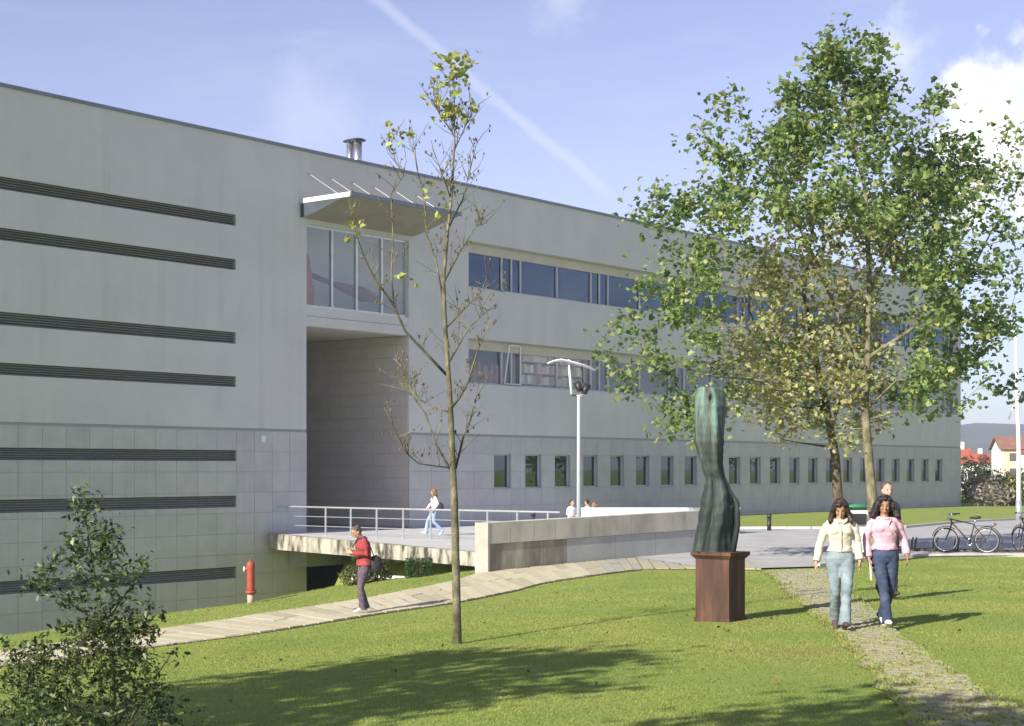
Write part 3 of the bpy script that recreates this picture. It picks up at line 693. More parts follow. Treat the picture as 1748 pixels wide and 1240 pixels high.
# worn cobbled footpath across the lawn
cl = [g2(1304, 976), g2(1330, 1000), g2(1385, 1050), g2(1450, 1112), g2(1510, 1185), g2(1560, 1245), (3.1, 10.6)]
cr = [g2(1410, 974), g2(1440, 1005), g2(1530, 1085), g2(1650, 1165), g2(1748, 1214), (4.6, 12.0), (4.9, 10.6)]
CL, CR = smooth(resample(cl, 200), 10), smooth(resample(cr, 200), 10)
_ac = CR-CL; _ac = _ac/np.linalg.norm(_ac, axis=1)[:, None]
CL = CL+_ac*np.array([.10*mnoise.noise(Vector((i*.22, 0, 0)))+.06*mnoise.noise(Vector((i*.7, 5, 0))) for i in range(200)])[:, None]
CR = CR+_ac*np.array([.12*mnoise.noise(Vector((i*.22, 9, 0)))+.06*mnoise.noise(Vector((i*.7, 3, 0))) for i in range(200)])[:, None]
clen = np.r_[0, np.cumsum(np.hypot(*np.diff((CL+CR)/2, axis=0).T))]
worn = thing('worn_footpath', None, None); tag(worn, 'worn brown cobbled footpath with grass growing between the stones', kind='structure')
bv = []; NB = 13
for i in range(200):
    for j in range(NB):
        p = CL[i]+(CR[i]-CL[i])*(j/(NB-1)); bv.append((p[0], p[1]))
bv = np.array(bv); bzv = H(bv[:, 0], bv[:, 1], False)+.012
ii = (np.arange(199)[:, None]*NB+np.arange(NB-1)[None, :]).ravel()
np_mesh('path_soil', np.c_[bv, bzv], np.c_[ii, ii+1, ii+NB+1, ii+NB], M_soil, worn, smooth=True)
stones = []
s = clen[-1]-.05; row = 0
while s > 0:
    a = np.array([np.interp(s, clen, CL[:, 0]), np.interp(s, clen, CL[:, 1])]); b = np.array([np.interp(s, clen, CR[:, 0]), np.interp(s, clen, CR[:, 1])])
    w = np.linalg.norm(b-a); d = (b-a)/w; fwd = np.array([-d[1], d[0]]); x = rnd.uniform(0.02, .15)
    while x < w-.08:
        lx = rnd.uniform(.09, .16); p = a+d*(x+lx/2)
        edge = min(x, w-x)/w
        pn_ = mnoise.noise(Vector((p[0]*1.7, p[1]*1.7, 7.7)))+.6*mnoise.noise(Vector((p[0]*5, p[1]*5, 2.2)))
        if rnd.random() < (.84 if edge > .10 else .45)-.55*max(0, pn_): stones.append((p[0]+rnd.uniform(-.01, .01), p[1]+rnd.uniform(-.012, .012), lx*.44, .045+rnd.uniform(-.006, .006), d[0], d[1], rnd.uniform(-.010, .002)))
        x += lx
    s -= .115; row += 1
sx = np.array([q[0] for q in stones]); sy = np.array([q[1] for q in stones]); sz = H(sx, sy, False)
def cobble_geo(q, z0):
    x, y, hx_, hy_, dx, dy, dz = q; vs = []
    for (fz, sc_) in ((-.04, 1.0), (.012, 1.0), (.026, .72)):
        for (u_, v_) in ((-1, -1), (1, -1), (1, 1), (-1, 1)): vs.append((x+dx*u_*hx_*sc_-dy*v_*hy_*sc_, y+dy*u_*hx_*sc_+dx*v_*hy_*sc_, z0+.012+dz+fz))
    fs = [(8, 9, 10, 11)]
    for l in (0, 4): fs += [(l+i, l+(i+1) % 4, l+4+(i+1) % 4, l+4+i) for i in range(4)]
    return vs, fs
kpx = sx/sy*FOC+CX; kpy = CY-(sz-CZ)/sy*FOC
order = sorted(range(len(stones)), key=lambda i: (not (kpx[i] < 1755 and kpy[i] < 1245), sy[i]))
big = MB()
for rank, i in enumerate(order):
    vs, fs = cobble_geo(stones[i], sz[i])
    if rank < 300: MB().add(vs, fs).obj('cobble', rnd.choice(M_cob), worn)
    else: big.add(vs, fs)
tag(big.obj('cobbles', M_cob[1], worn), kind='stuff')

# ------------------------------------------------------------------ grass blades (nobody could count them)
PX, PY = pedestal_xy = (at(1232, 1060, 21.6).x, 21.75)
def make_grass(nbl, ymin, ymax, hmin, hmax, wd, name):
    rs = np.random.RandomState(3+int(ymin))
    Y = ymin+(ymax-ymin)*rs.rand(nbl)**.85; X = (rs.rand(nbl)-.5)*.68*Y
    keep = np.ones(nbl, bool)
    pp = np.r_[LWR, UPR[::-1]]; keep &= seg_poly_sd(X, Y, pp[::8]) < -.03
    pl = np.r_[Fp, Bp[::-1]]; keep &= seg_poly_sd(X, Y, pl[::5]) < -.08
    cb = np.r_[CL, CR[::-1]]; sdc = seg_poly_sd(X, Y, cb[::6]); pn = np.array([mnoise.noise(Vector((x*1.7, y*1.7, 7.7)))+.6*mnoise.noise(Vector((x*5, y*5, 2.2))) if q > -.05 else 0 for x, y, q in zip(X, Y, sdc)]); keep &= (sdc < -.02) | (rs.rand(nbl) < np.clip(np.where(sdc < .3, .62-1.2*sdc, .26)+.42*pn, .03, 1))
    keep &= seg_poly_sd(X, Y, MOAT) < .5
    keep &= np.hypot(X-PX, Y-PY) > .42
    keep &= ~((Y > 40.5) & (X > -1))
    X, Y, onp = X[keep], Y[keep], sdc[keep] > -.02; n = len(X); Z = H(X, Y)-.004+np.where(onp, .022, 0)
    a = rs.rand(n)*2*np.pi; w = wd*(.6+.8*rs.rand(n)); hh = hmin+(hmax-hmin)*rs.rand(n); ln = rs.randn(n, 2)*.6
    pat = np.array([mnoise.fractal(Vector((x*.5, y*.35, 3.1)), 1.0, 2.0, 4) for x, y in zip(X, Y)])
    hh *= np.clip(1+.35*pat, .6, 1.5); w = np.where(onp, w*1.5, w); hh = np.where(onp, hh*1.7, hh)
    V = np.zeros((n, 3, 3)); V[:, 0] = np.c_[X-np.cos(a)*w/2, Y-np.sin(a)*w/2, Z]; V[:, 1] = np.c_[X+np.cos(a)*w/2, Y+np.sin(a)*w/2, Z]; V[:, 2] = np.c_[X+ln[:, 0]*hh, Y+ln[:, 1]*hh, Z+hh]
    dry = np.clip(.42+1.1*pat+.12*rs.randn(n)+.35*onp, 0, 1)[:, None]
    c = np.array([.225, .315, .065])*(1-dry)+np.array([.36, .405, .105])*dry
    c *= (.88+.24*rs.rand(n))[:, None]
    worn_ = np.zeros(n)
    for (gx, gy, gr, am) in ((*g2(1292, 1018), 1.1, .9), (PX+.1, PY-.35, .55, .8), (*g2(1375, 1120), .8, .5), (*g2(880, 1035), .7, .5), (*g2(1090, 990), .8, .4)): worn_ = np.maximum(worn_, am*np.exp(-((X-gx)**2+(Y-gy)**2)/gr**2))
    worn_ = np.clip(worn_+.5*np.clip(pat-.25, 0, 1)-.10*rs.rand(n), 0, 1)[:, None]
    c = c*(1-worn_)+np.array([.36, .29, .12])*worn_*(.8+.4*rs.rand(n))[:, None]
    col = np.repeat(c, 3, axis=0)
    return np_mesh(name, V.reshape(-1, 3), np.arange(3*n).reshape(-1, 3), M_grass, col=col)
M_grass = leaf_mat('grass_blade', None, .45, .6)
tag(make_grass(300000, 10.8, 26, .010, .024, .013, 'lawn_grass'), 'short bright grass of the front lawn', kind='stuff')
tag(make_grass(150000, 26, 46, .014, .030, .020, 'path_side_grass'), 'short grass beside the slab path and along the bank', kind='stuff')

# ------------------------------------------------------------------ trees
def plane_leaf(sz):
    """five-lobed leaf, slightly cupped"""
    pts = [(0, -.42), (.2, -.36), (.42, -.30), (.38, -.06), (.52, .14), (.28, .24), (0, .56), (-.28, .24), (-.52, .14), (-.38, -.06), (-.42, -.30), (-.2, -.36)]
    vs = [(0, 0, .0)]+[(x*sz*.86, y*sz, sz*(.42*abs(x)-.35*y*y)) for x, y in pts]
    return np.array(vs), [(0, 1+i, 1+(i+1) % 12) for i in range(12)]
def simple_leaf(sz):
    vs = [(0, -.5, 0), (.26, -.1, .06), (.2, .25, .05), (0, .55, -.05), (-.2, .25, .05), (-.26, -.1, .06)]
    return np.array(vs)*sz, [(0, 1, 2), (0, 2, 3), (0, 3, 4), (0, 4, 5)]
def scatter(leaf, pos, scale, rs, droop=.3):
    V0, F0 = leaf; n = len(pos); k = len(V0)
    out = np.zeros((n, k, 3)); mats = []
    for i in range(n):
        yaw = rs.rand()*2*np.pi; pitch_ = rs.randn()*.6+droop; roll = rs.randn()*.6
        M = Matrix.Rotation(yaw, 3, 'Z')@Matrix.Rotation(pitch_, 3, 'X')@Matrix.Rotation(roll, 3, 'Y'); mats.append(M)
        out[i] = (V0*scale[i])@np.array(M).T+pos[i]
    F = (np.arange(n)[:, None, None]*k+np.array(F0)[None]).reshape(-1, 3)
    return out.reshape(-1, 3), F, mats
def build_skeleton(trunk, clumps, rs, twist=.12):
    """trunk: list of (Vector, r) polylines; each clump centre hooks on to the nearest lower branch point"""
    nodes = []; curves = []
    for line in trunk:
        P = [Vector(p) for p, r in line]; rr = [r for p, r in line]
        dense = []; 
        for i in range(len(P)-1):
            for k in range(5): dense.append((P[i].lerp(P[i+1], k/5), rr[i]+(rr[i+1]-rr[i])*k/5))
        dense.append((P[-1], rr[-1])); curves.append(dense); nodes += dense
    z0 = min(n[0].z for n in nodes)
    base = nodes[0][0]
    cl = sorted(clumps, key=lambda c: (c-base).length)
    NPt = [(n[0], n[1]) for n in nodes if n[0].z > z0+1.6]
    for c in cl:
        best = None; bd = 1e9
        for p, r in NPt:
            d = (p-c).length; pen = max(0, p.z-c.z+.15)*1.4
            if d+pen-.9*min(r, .06)*6 < bd: bd = d+pen-.9*min(r, .06)*6; best = (p, r)
        p, r = best; L = (c-p).length
        if L < .05: continue
        r0 = min(r*.65, .010+.014*L); mid_ = p.lerp(c, .5)+Vector((rs.randn(), rs.randn(), rs.randn()*.6-.2))*twist*L
        line = []
        for k in range(5):
            t = k/4; q = p*(1-t)**2+mid_*2*t*(1-t)+c*t*t; line.append((q, max(.005, r0*(1-.75*t))))
        curves.append(line); NPt += line[1:]
    return curves
def curves_mesh(curves, off, n=6, rmin=0):
    mb = MB()
    for l in curves: mb.loft([p-off for p, r in l], [max(r, rmin) for p, r in l], n=n if l[0][1] > .03 else 4)
    return mb
def tree(name, label, cat, base, trunk, clumps, leaf, lsize, lper, spread, palette, bark, mat_one, seed, ind=300, group=None, crown_name='foliage', twig=True):
    rs = np.random.RandomState(seed); o = thing(name, label, cat, base, 0, group); off = Vector(base)
    cur = build_skeleton(trunk, clumps, rs); nt_ = len(trunk)
    curves_mesh(cur[:1], off, 10).obj('trunk', bark, o, True)
    for l in cur[1:nt_]: curves_mesh([l], off, 8).obj('limb', bark, o, True)
    tag(curves_mesh(cur[nt_:], off, 5).obj('branches', bark, o, True), kind='stuff')
    pos = []; 
    for c in clumps:
        n = int(lper*rs.uniform(.5, 1.5)); s_ = spread*rs.uniform(.7, 1.3)
        pos.append(np.array(c-off)+rs.randn(n, 3)*np.array([s_, s_, s_*.75]))
    pos = np.concatenate(pos); sc = lsize*(.5+.95*rs.rand(len(pos)))
    camo = np.array(off); dist = np.linalg.norm(pos+camo-np.array([0, 0, CZ]), axis=1)-sc*30; od = np.argsort(dist)
    ind = min(ind, len(pos)); one = od[:ind]; rest = od[ind:]
    V, F, _ = scatter(leaf, pos[rest], sc[rest], rs)
    pal = np.array(palette); cc = pal[rs.randint(0, len(pal), len(rest))]*(.7+.6*rs.rand(len(rest)))[:, None]
    # patches of turning leaves
    np_f = np_mesh(crown_name, V, F, M_foliage, o, np.repeat(cc, len(leaf[0]), axis=0)); tag(np_f, kind='stuff')
    if ind:
        me = bpy.data.meshes.new('leaf'); me.from_pydata([tuple(v) for v in leaf[0]], [], leaf[1]); me.materials.append(mat_one); me.update()
        for i in one:
            l = link('leaf', me, o, tuple(pos[i])); l.rotation_euler = (rs.randn()*.6+.3, rs.randn()*.6, rs.rand()*6.28); l.scale = (sc[i],)*3
    return o
M_foliage = leaf_mat('foliage', None, .48, .5)

def crown_clumps(prof, d0, n, rs, depth=.75, skip=None, shell=.35):
    """clump centres in a volume whose silhouette follows prof: rows of (py, left px, right px)"""
    P = np.array(prof, float); out = []
    while len(out) < n:
        py = rs.uniform(P[0, 0], P[-1, 0]); l = np.interp(py, P[:, 0], P[:, 1]); r = np.interp(py, P[:, 0], P[:, 2])
        if rs.rand() > (r-l)/(P[:, 2]-P[:, 1]).max(): continue
        u = rs.uniform(-1, 1); v = rs.uniform(-1, 1)
        q = u*u+v*v
        if q > 1 or q < rs.rand()*shell: continue
        px = (l+r)/2+u*(r-l)/2
        if skip and skip(px, py, v, rs): continue
        out.append(at(px, py, d0+v*depth*(r-l)/2*d0/FOC))
    return out
# big green plane tree
D1 = 37.5
def trunkline(pts, d, r0, r1, bend=0.0):
    n = len(pts); return [(at(px, py, d+bend*i/(n-1)), r0+(r1-r0)*i/(n-1)) for i, (px, py) in enumerate(pts)]
gb_ = G(1494, 962); D1 = gb_.y
prof = [(80, 1415, 1440), (115, 1385, 1485), (150, 1345, 1520), (185, 1290, 1560), (220, 1255, 1610), (255, 1235, 1650), (290, 1215, 1715), (340, 1150, 1740), (420, 1145, 1750), (480, 1130, 1745), (540, 1100, 1730), (600, 1080, 1710), (660, 1105, 1670), (700, 1165, 1610), (735, 1190, 1520)]
rs = np.random.RandomState(11)
def skip1(px, py, v, rs):
    if 1215 < px < 1560 and py > 400: return v < .15 or rs.rand() < .72
    return rs.rand() < (.10 if py < 330 else .22)
cl1 = crown_clumps(prof, D1, 285, rs, .7, skip1)
tips = [(1430, 62), (1412, 75), (1500, 88), (1490, 78), (1236, 172), (1232, 190), (1202, 240), (1212, 255), (1115, 345), (1130, 332), (1108, 368), (1130, 380), (1604, 168), (1590, 185), (1722, 222), (1735, 250), (1742, 300), (1065, 553), (1100, 490), (1042, 600), (1058, 640), (1072, 668), (1110, 575), (1150, 735), (1130, 700), (1180, 720), (1740, 400), (1715, 660), (1690, 640), (1640, 690), (1560, 700)]
cl1 += [at(px, py, D1+rs.uniform(-1.2, 1.2)) for px, py in tips]
base1 = (gb_.x, gb_.y, gb_.z)
tr1 = [trunkline([(1494, 966), (1489, 850), (1481, 760), (1476, 690), (1481, 620), (1484, 480), (1478, 330), (1445, 180), (1432, 90)], D1, .14, .018),
       trunkline([(1481, 612), (1560, 560), (1650, 480), (1700, 380)], D1, .06, .015, -.6), trunkline([(1476, 640), (1440, 560), (1390, 440), (1330, 320), (1290, 230)], D1, .06, .012, .7),
       trunkline([(1477, 690), (1400, 660), (1300, 650), (1200, 640), (1110, 600)], D1, .045, .012, -.8), trunkline([(1484, 500), (1540, 380), (1580, 260)], D1, .045, .012, .5),
       trunkline([(1478, 700), (1530, 650), (1620, 640)], D1, .035, .01, -.3)]
LEAF = plane_leaf(1.0)
GREEN = [(.19, .28, .085), (.23, .315, .10), (.155, .24, .07), (.29, .355, .125), (.36, .40, .15), (.13, .21, .06), (.155, .25, .095)]
m_gl = leaf_mat('plane_leaf_green', (.23, .31, .10), .42, .45, .35)
tree('plane_tree', 'tallest tree, a broad bushy green plane tree right of the statue', 'tree', base1, tr1, cl1, LEAF, .145, 60, .255, GREEN, M_bark, m_gl, 21)
# yellowing plane tree
yb = G(1432, 955); D2 = yb.y
prof2 = [(345, 1400, 1500), (370, 1350, 1600), (420, 1290, 1610), (480, 1250, 1540), (540, 1235, 1510), (600, 1225, 1510), (660, 1240, 1530), (715, 1275, 1510), (755, 1320, 1470)]
rs = np.random.RandomState(5)
cl2 = crown_clumps(prof2, D2-1.2, 260, rs, .5, None, .15)
tr2 = [trunkline([(1432, 960), (1431, 860), (1426, 780), (1412, 700), (1392, 610), (1372, 500), (1385, 400), (1400, 345)], D2, .15, .012, -.5),
       trunkline([(1410, 700), (1340, 640), (1290, 560), (1262, 480)], D2, .05, .01, -.6), trunkline([(1418, 730), (1450, 640), (1475, 540), (1490, 420)], D2, .05, .01, -.4),
       trunkline([(1408, 700), (1330, 690), (1260, 690)], D2, .035, .008, .4)]
YEL = [(.45, .46, .19), (.52, .51, .23), (.39, .44, .17), (.45, .41, .21), (.36, .31, .20), (.32, .41, .14), (.42, .47, .18)]
m_yl = leaf_mat('plane_leaf_yellow', (.38, .38, .17), .45, .5, .35)
tree('plane_tree', 'thinner plane tree with yellowing leaves in front of the big green tree', 'tree', tuple(yb), tr2, cl2, LEAF, .13, 26, .25, YEL, M_bark_dark, m_yl, 31)

# nearly bare young tree on the lawn
sb = G(780, 1100); D3 = sb.y
sp = thing('young_tree', 'slim nearly bare young tree with a tuft of yellow leaves on top', 'tree', tuple(sb)); off3 = Vector(sb)
rs = np.random.RandomState(9)
def tl(pts, r0, r1, bend=0.0): return trunkline(pts, D3, r0, r1, bend)
main = tl([(781, 1106), (780, 1060), (778, 960), (776, 860), (772, 780), (770, 720), (767, 660), (760, 560), (757, 480), (764, 400), (772, 320), (776, 240), (775, 130)], .058, .006)
limbs = [tl([(770, 705), (740, 695), (712, 680), (700, 662), (688, 630), (672, 612)], .018, .005, .5), tl([(772, 695), (785, 678), (800, 650), (815, 600), (838, 548)], .02, .004, -.6),
         tl([(762, 640), (726, 602), (692, 566), (670, 518), (640, 478), (622, 440), (608, 400), (600, 366)], .02, .004, -.9), tl([(672, 520), (668, 470), (671, 400), (668, 330), (690, 300), (660, 250)], .012, .003, .3),
         tl([(776, 815), (745, 760), (725, 705), (706, 680), (688, 660), (672, 640)], .016, .004, .7), tl([(775, 800), (715, 792), (695, 775), (675, 735), (655, 695)], .012, .003, -.4),
         tl([(778, 800), (790, 750), (803, 715), (812, 680), (838, 640)], .016, .004, .8), tl([(758, 520), (745, 450), (728, 400), (725, 340), (712, 290), (705, 250)], .013, .003, .6),
         tl([(759, 480), (785, 430), (810, 390), (832, 380)], .012, .003, -.5), tl([(766, 390), (790, 340), (805, 280), (815, 240)], .010, .003, .5), tl([(770, 340), (752, 290), (738, 250)], .008, .003, -.3),
         tl([(774, 260), (795, 215), (812, 180)], .008, .003, .2), tl([(774, 230), (750, 195), (738, 170)], .007, .003, -.2), tl([(762, 560), (800, 520), (830, 490), (862, 500)], .012, .003, .6), tl([(766, 620), (800, 560), (845, 520)], .012, .003, -.3)]
curves_mesh([main], off3, 12).obj('trunk', M_bark_young, sp, True)
for l in limbs: curves_mesh([l], off3, 6).obj('branch', M_bark_young, sp, True)
tw = []; buds = MB()
for l in limbs+[main[7:]]:
    for k in range(20):
        i = rs.randint(max(1, len(l)//3), len(l)); p = Vector(l[i-1][0]).lerp(l[i][0], rs.rand())
        d = Vector((rs.randn()*.5, rs.randn()*.5, abs(rs.randn())*.6+.25)).normalized()*rs.uniform(.15, .45)
        q = p+d; mid_ = p.lerp(q, .5)+Vector((rs.randn(), rs.randn(), 0))*.02
        tw.append([(p, .0045), (mid_, .0035), (q, .0025)])
        for b in range(rs.randint(1, 3)):
            pp = p.lerp(q, rs.uniform(.45, 1.0))+Vector(rs.randn(3)*.03)-off3; r_ = rs.uniform(.007, .017); buds.ball(pp, (r_, r_*.6, r_*1.6), 5, 4)
tag(curves_mesh(tw, off3, 4).obj('twigs', M_bark_young, sp), kind='stuff')
tag(buds.obj('withered_leaves', mat('withered_leaf', (.05, .04, .03), (.20, .15, .09), 9, .8), sp), kind='stuff')
lm = bpy.data.meshes.new('leaf'); lm.from_pydata([tuple(v) for v in LEAF[0]], [], LEAF[1]); lm.materials.append(leaf_mat('young_tree_leaf', (.32, .36, .10), .4, .5, .4)); lm.update()
for (px, py, n, sg) in ((768, 108, 16, .10), (790, 112, 14, .10), (802, 104, 7, .06), (775, 125, 14, .10), (786, 140, 8, .08), (748, 142, 11, .08), (752, 155, 6, .06), (778, 168, 16, .11), (750, 178, 14, .10), (762, 188, 12, .09), (790, 195, 5, .05), (812, 180, 5, .05), (772, 200, 8, .1), (670, 226, 5, .05), (690, 226, 4, .04), (672, 250, 5, .05), (678, 236, 4, .04), (610, 375, 6, .08), (604, 395, 5, .08), (700, 470, 5, .12), (758, 300, 5, .15), (742, 345, 4, .1)):
    for k in range(n):
        p = at(px, py, D3)-off3+Vector((rs.randn()*sg, rs.randn()*sg, rs.randn()*sg)); l = link('leaf', lm, sp, p)
        l.rotation_euler = (rs.randn()*.7+.4, rs.randn()*.7, rs.rand()*6.28); l.scale = (rs.uniform(.07, .13),)*3

rs = np.random.RandomState(77); q = []
while len(q) < 150:
    y = 11+24*rs.rand(); x = (rs.rand()-.5)*.66*y
    if rs.rand() < .35+.65*math.exp(-((x-sb.x-1)**2+(y-sb.y)**2)/14): q.append((x, y))
q = np.array(q); V, F, _ = scatter(LEAF, np.c_[q, H(q[:, 0], q[:, 1])+.03], .025+.04*rs.rand(len(q)), rs, 0)
LT = np.array([(.16, .10, .05), (.22, .15, .07), (.11, .07, .04), (.28, .22, .09)])
tag(np_mesh('fallen_leaves', V, F, M_foliage, None, np.repeat(LT[rs.randint(0, 4, len(q))], len(LEAF[0]), axis=0)), 'small brown fallen leaves scattered over the front lawn', kind='stuff')

# holly bush, lower left
hb = thing('holly_bush', 'dark green holly bush with a tall leader in the lower left corner', 'bush', (at(190, 1300, 10.0).x, 10.0, h1(at(190, 1300, 10.0).x, 10.0))); offb = Vector(hb.location)
rs = np.random.RandomState(13); DB = 10.0
profb = [(845, 118, 156), (880, 122, 165), (905, 115, 215), (940, 112, 225), (965, 60, 250), (1000, 50, 245), (1040, 95, 262), (1065, 100, 268), (1095, 40, 262), (1130, 0, 285), (1180, -10, 300), (1230, -20, 330), (1330, -60, 350)]
clb = crown_clumps(profb, DB, 620, rs, .8, lambda px, py, v, rs: rs.rand() < (.5 if py < 1060 else .05), .1)
for (px, py) in ((140, 840), (148, 855), (125, 865), (150, 880), (45, 975), (50, 1000), (70, 1010), (245, 955), (240, 965), (225, 985), (118, 925), (122, 930), (260, 1055), (268, 1050), (5, 1095), (15, 1105), (300, 1110), (290, 1125), (355, 1228), (330, 1215)): clb.append(at(px, py, DB+rs.uniform(-.1, .1)))
main = [[(at(196, 1345, DB), .022), (at(192, 1150, DB), .018), (at(186, 1077, DB), .015), (at(168, 1020, DB), .011), (at(157, 961, DB), .008), (at(148, 901, DB), .006), (at(142, 845, DB), .003)],
        [(at(190, 1290, DB), .014), (at(100, 1200, DB+.1), .009), (at(40, 1140, DB), .005), (at(10, 1100, DB), .003)], [(at(194, 1280, DB), .014), (at(250, 1180, DB-.1), .008), (at(290, 1120, DB), .003)],
        [(at(185, 1075, DB), .008), (at(120, 1030, DB), .005), (at(50, 990, DB), .003)], [(at(180, 1060, DB), .008), (at(225, 1000, DB), .005), (at(245, 957, DB), .003)]]
def skel_small(main, clumps, rs):
    cur = []; nodes = []
    for l in main:
        P = []
        for i in range(len(l)-1):
            for k in range(6): P.append((l[i][0].lerp(l[i+1][0], k/6), l[i][1]+(l[i+1][1]-l[i][1])*k/6))
        P.append(l[-1]); cur.append(P); nodes += P
    for c in sorted(clumps, key=lambda c: min((c-p).length for p, r in nodes[:80])):
        p, r = min(nodes, key=lambda n: (n[0]-c).length+max(0, n[0].z-c.z)*1.2); m_ = p.lerp(c, .5)+Vector(rs.randn(3)*.012)
        ln = [(p, min(r, .0035)), (m_, .0028), (c, .0018)]; cur.append(ln); nodes += [(m_, .0028), (c, .002)]
    return cur
tag(curves_mesh(skel_small(main, clb, rs), offb, 5).obj('stems', M_stem, hb, True), kind='stuff')
hleaf = (np.array([(0, -.55, 0), (.2, -.3, .05), (.16, -.1, .0), (.3, .1, .07), (.12, .25, .0), (0, .6, -.06), (-.12, .25, .0), (-.3, .1, .07), (-.16, -.1, .0), (-.2, -.3, .05)]), [(0, 1, 9), (1, 2, 8), (1, 8, 9), (2, 3, 4), (2, 4, 6), (2, 6, 8), (6, 7, 8), (4, 5, 6)])
pos = []
for c in clb:
    n = rs.randint(9, 21); pos.append(np.array(c-offb)+rs.randn(n, 3)*np.array([.036, .036, .032]))
pos = np.concatenate(pos); sc = .041*(.6+.7*rs.rand(len(pos)))
V, F, _ = scatter(hleaf, pos, sc, rs, 0)
HOL = np.array([(.035, .058, .02), (.055, .08, .025), (.028, .046, .018), (.09, .12, .036), (.14, .17, .06)])
cc = HOL[rs.randint(0, 5, len(pos))]*(.7+.6*rs.rand(len(pos)))[:, None]
m_hl = leaf_mat('holly_leaf', None, .15, .42); tag(np_mesh('foliage', V, F, m_hl, hb, np.repeat(cc, len(hleaf[0]), axis=0)), kind='stuff')

# shrubs
def shrub(name, label, base, rx, ry, hz, n, lsz, pal, seed, shape='round', cat='shrub', group=None):
    rs = np.random.RandomState(seed); o = thing(name, label, cat, base, 0, group); P = []
    while len(P) < n:
        q = rs.uniform(-1, 1, 3)
        if shape == 'round':
            if q@q > 1 or q@q < .25*rs.rand(): continue
            k = 1+.22*mnoise.noise(Vector(q*2.2+seed))
            P.append((q[0]*rx*k, q[1]*ry*k, hz*.5+q[2]*hz*.55*k))
        else:
            k = 1+.05*rs.randn(); m_ = np.abs(q).max(); 
            if m_ < .6 and rs.rand() < .7: continue
            P.append((q[0]*rx*k, q[1]*ry*k, hz*.5+q[2]*hz*.5*k))
    P = np.array(P); V, F, _ = scatter(simple_leaf(1.0), P, lsz*(.6+.8*rs.rand(n)), rs, 0)
    pl = np.array(pal); cc = pl[rs.randint(0, len(pl), n)]*(.7+.6*rs.rand(n))[:, None]
    tag(np_mesh('foliage', V, F, M_foliage, o, np.repeat(cc, 6, axis=0)), kind='stuff')
    st = MB()
    for k in range(7):
        a = k*.9; st.loft([(0, 0, 0), (rx*.3*math.cos(a), ry*.3*math.sin(a), hz*.4), (rx*.55*math.cos(a), ry*.55*math.sin(a), hz*.75)], [.02, .014, .006], n=5)
    tag(st.obj('stems', M_bark_dark, o), kind='stuff')
    return o
SHY = [(.17, .19, .07), (.24, .25, .10), (.13, .15, .05)]; SHG = [(.045, .10, .03), (.06, .125, .035), (.08, .15, .045)]
p = at(606, 1003, 41.2); shrub('shrub', 'yellow green loose shrub on the bank left of the man in red', (p.x, 41.2, h1(p.x, 41.2)-.05), .42, .35, .52, 900, .08, SHY, 3)
p = at(646, 1000, 41.6); shrub('shrub', 'olive shrub on the bank behind the man in red, right of him', (p.x, 41.6, h1(p.x, 41.6)-.05), .38, .35, .55, 800, .08, [(.08, .09, .03), (.13, .12, .05), (.06, .08, .02)], 4)
p = at(715, 992, 41.2); shrub('clipped_hedge', 'clipped dense green box shaped hedge on the bank beside the young tree', (p.x, 41.2, h1(p.x, 41.2)-.02), .34, .3, .50, 1800, .05, SHG, 5, 'box', 'hedge')
for i, (px, py, rx, hz, pal, lb_) in enumerate(((1660, 852, 1.0, 1.8, SHY, 'pale green wispy shrub at the far corner of the building'), (1685, 852, 1.2, 2.1, [(.36, .28, .26), (.46, .38, .34), (.18, .19, .10), (.2, .2, .1)], 'shrub with pinkish pale blossom at the back of the far lawn'),
                                             (1700, 851, 1.2, 2.4, SHG, 'dark green bush under the yellow apartment block'), (1722, 851, 1.1, 2.2, SHG, 'dark green bush beside the floodlight mast'),
                                             (1693, 850, 1.5, 1.5, [(.42, .36, .31), (.52, .46, .40), (.2, .2, .12)], 'low bush with pale dry flower heads in front of the dark bush'), (1745, 851, 1.3, 2.3, SHY, 'olive bush behind the floodlight mast at the right edge'))):
    d = (112, 104, 107, 104, 102, 103)[i]; p = at(px, py, d); shrub('shrub', lb_, (p.x, d, h1(p.x, d)-.1), rx, 1.0, hz, 900, .2, pal, 20+i)
for i, (px, d, hh_) in enumerate(((1652, 150, 3.4), (1668, 190, 3.6), (1680, 200, 4.0))):
    p = at(px, 800, d); shrub('garden_tree', ('small grey green garden tree beside the white house', 'feathery garden tree before the far red roofs', 'bare looking garden tree next to the yellow block')[i], (p.x, d, h1(p.x, d)), 1.2, 1.1, hh_, 700, .28, [(.07, .08, .04), (.12, .11, .07), (.05, .06, .03)], 40+i, cat='tree')

# two trees standing left of the camera, their shade falls on the lawn
def shade_tree(x, y, hc, rr, hz, n, seed, lab):
    rs = np.random.RandomState(seed); z = h1(x, y); cl_ = []
    while len(cl_) < n:
        q = rs.uniform(-1, 1, 3)
        if q@q < 1: cl_.append(Vector((x+q[0]*rr, y+q[1]*rr, z+hc+q[2]*hz)))
    tr = [[(Vector((x, y, z-.1)), .16), (Vector((x+.1, y, z+hc*.5)), .12), (Vector((x, y+.1, z+hc)), .06), (Vector((x, y, z+hc+hz*.8)), .02)]]
    tree('broadleaf_tree', lab, 'tree', (x, y, z), tr, cl_, LEAF, .2, 40, .33, GREEN, M_bark, m_gl, seed, ind=0)
shade_tree(-8.9, 7.2, 7.0, 2.3, 2.1, 95, 51, 'leafy tree out of view whose shade falls across the front lawn')
shade_tree(-4.9, 2.2, 7.0, 2.0, 1.5, 60, 52, 'leafy tree beside the camera whose shade touches the lower right corner')

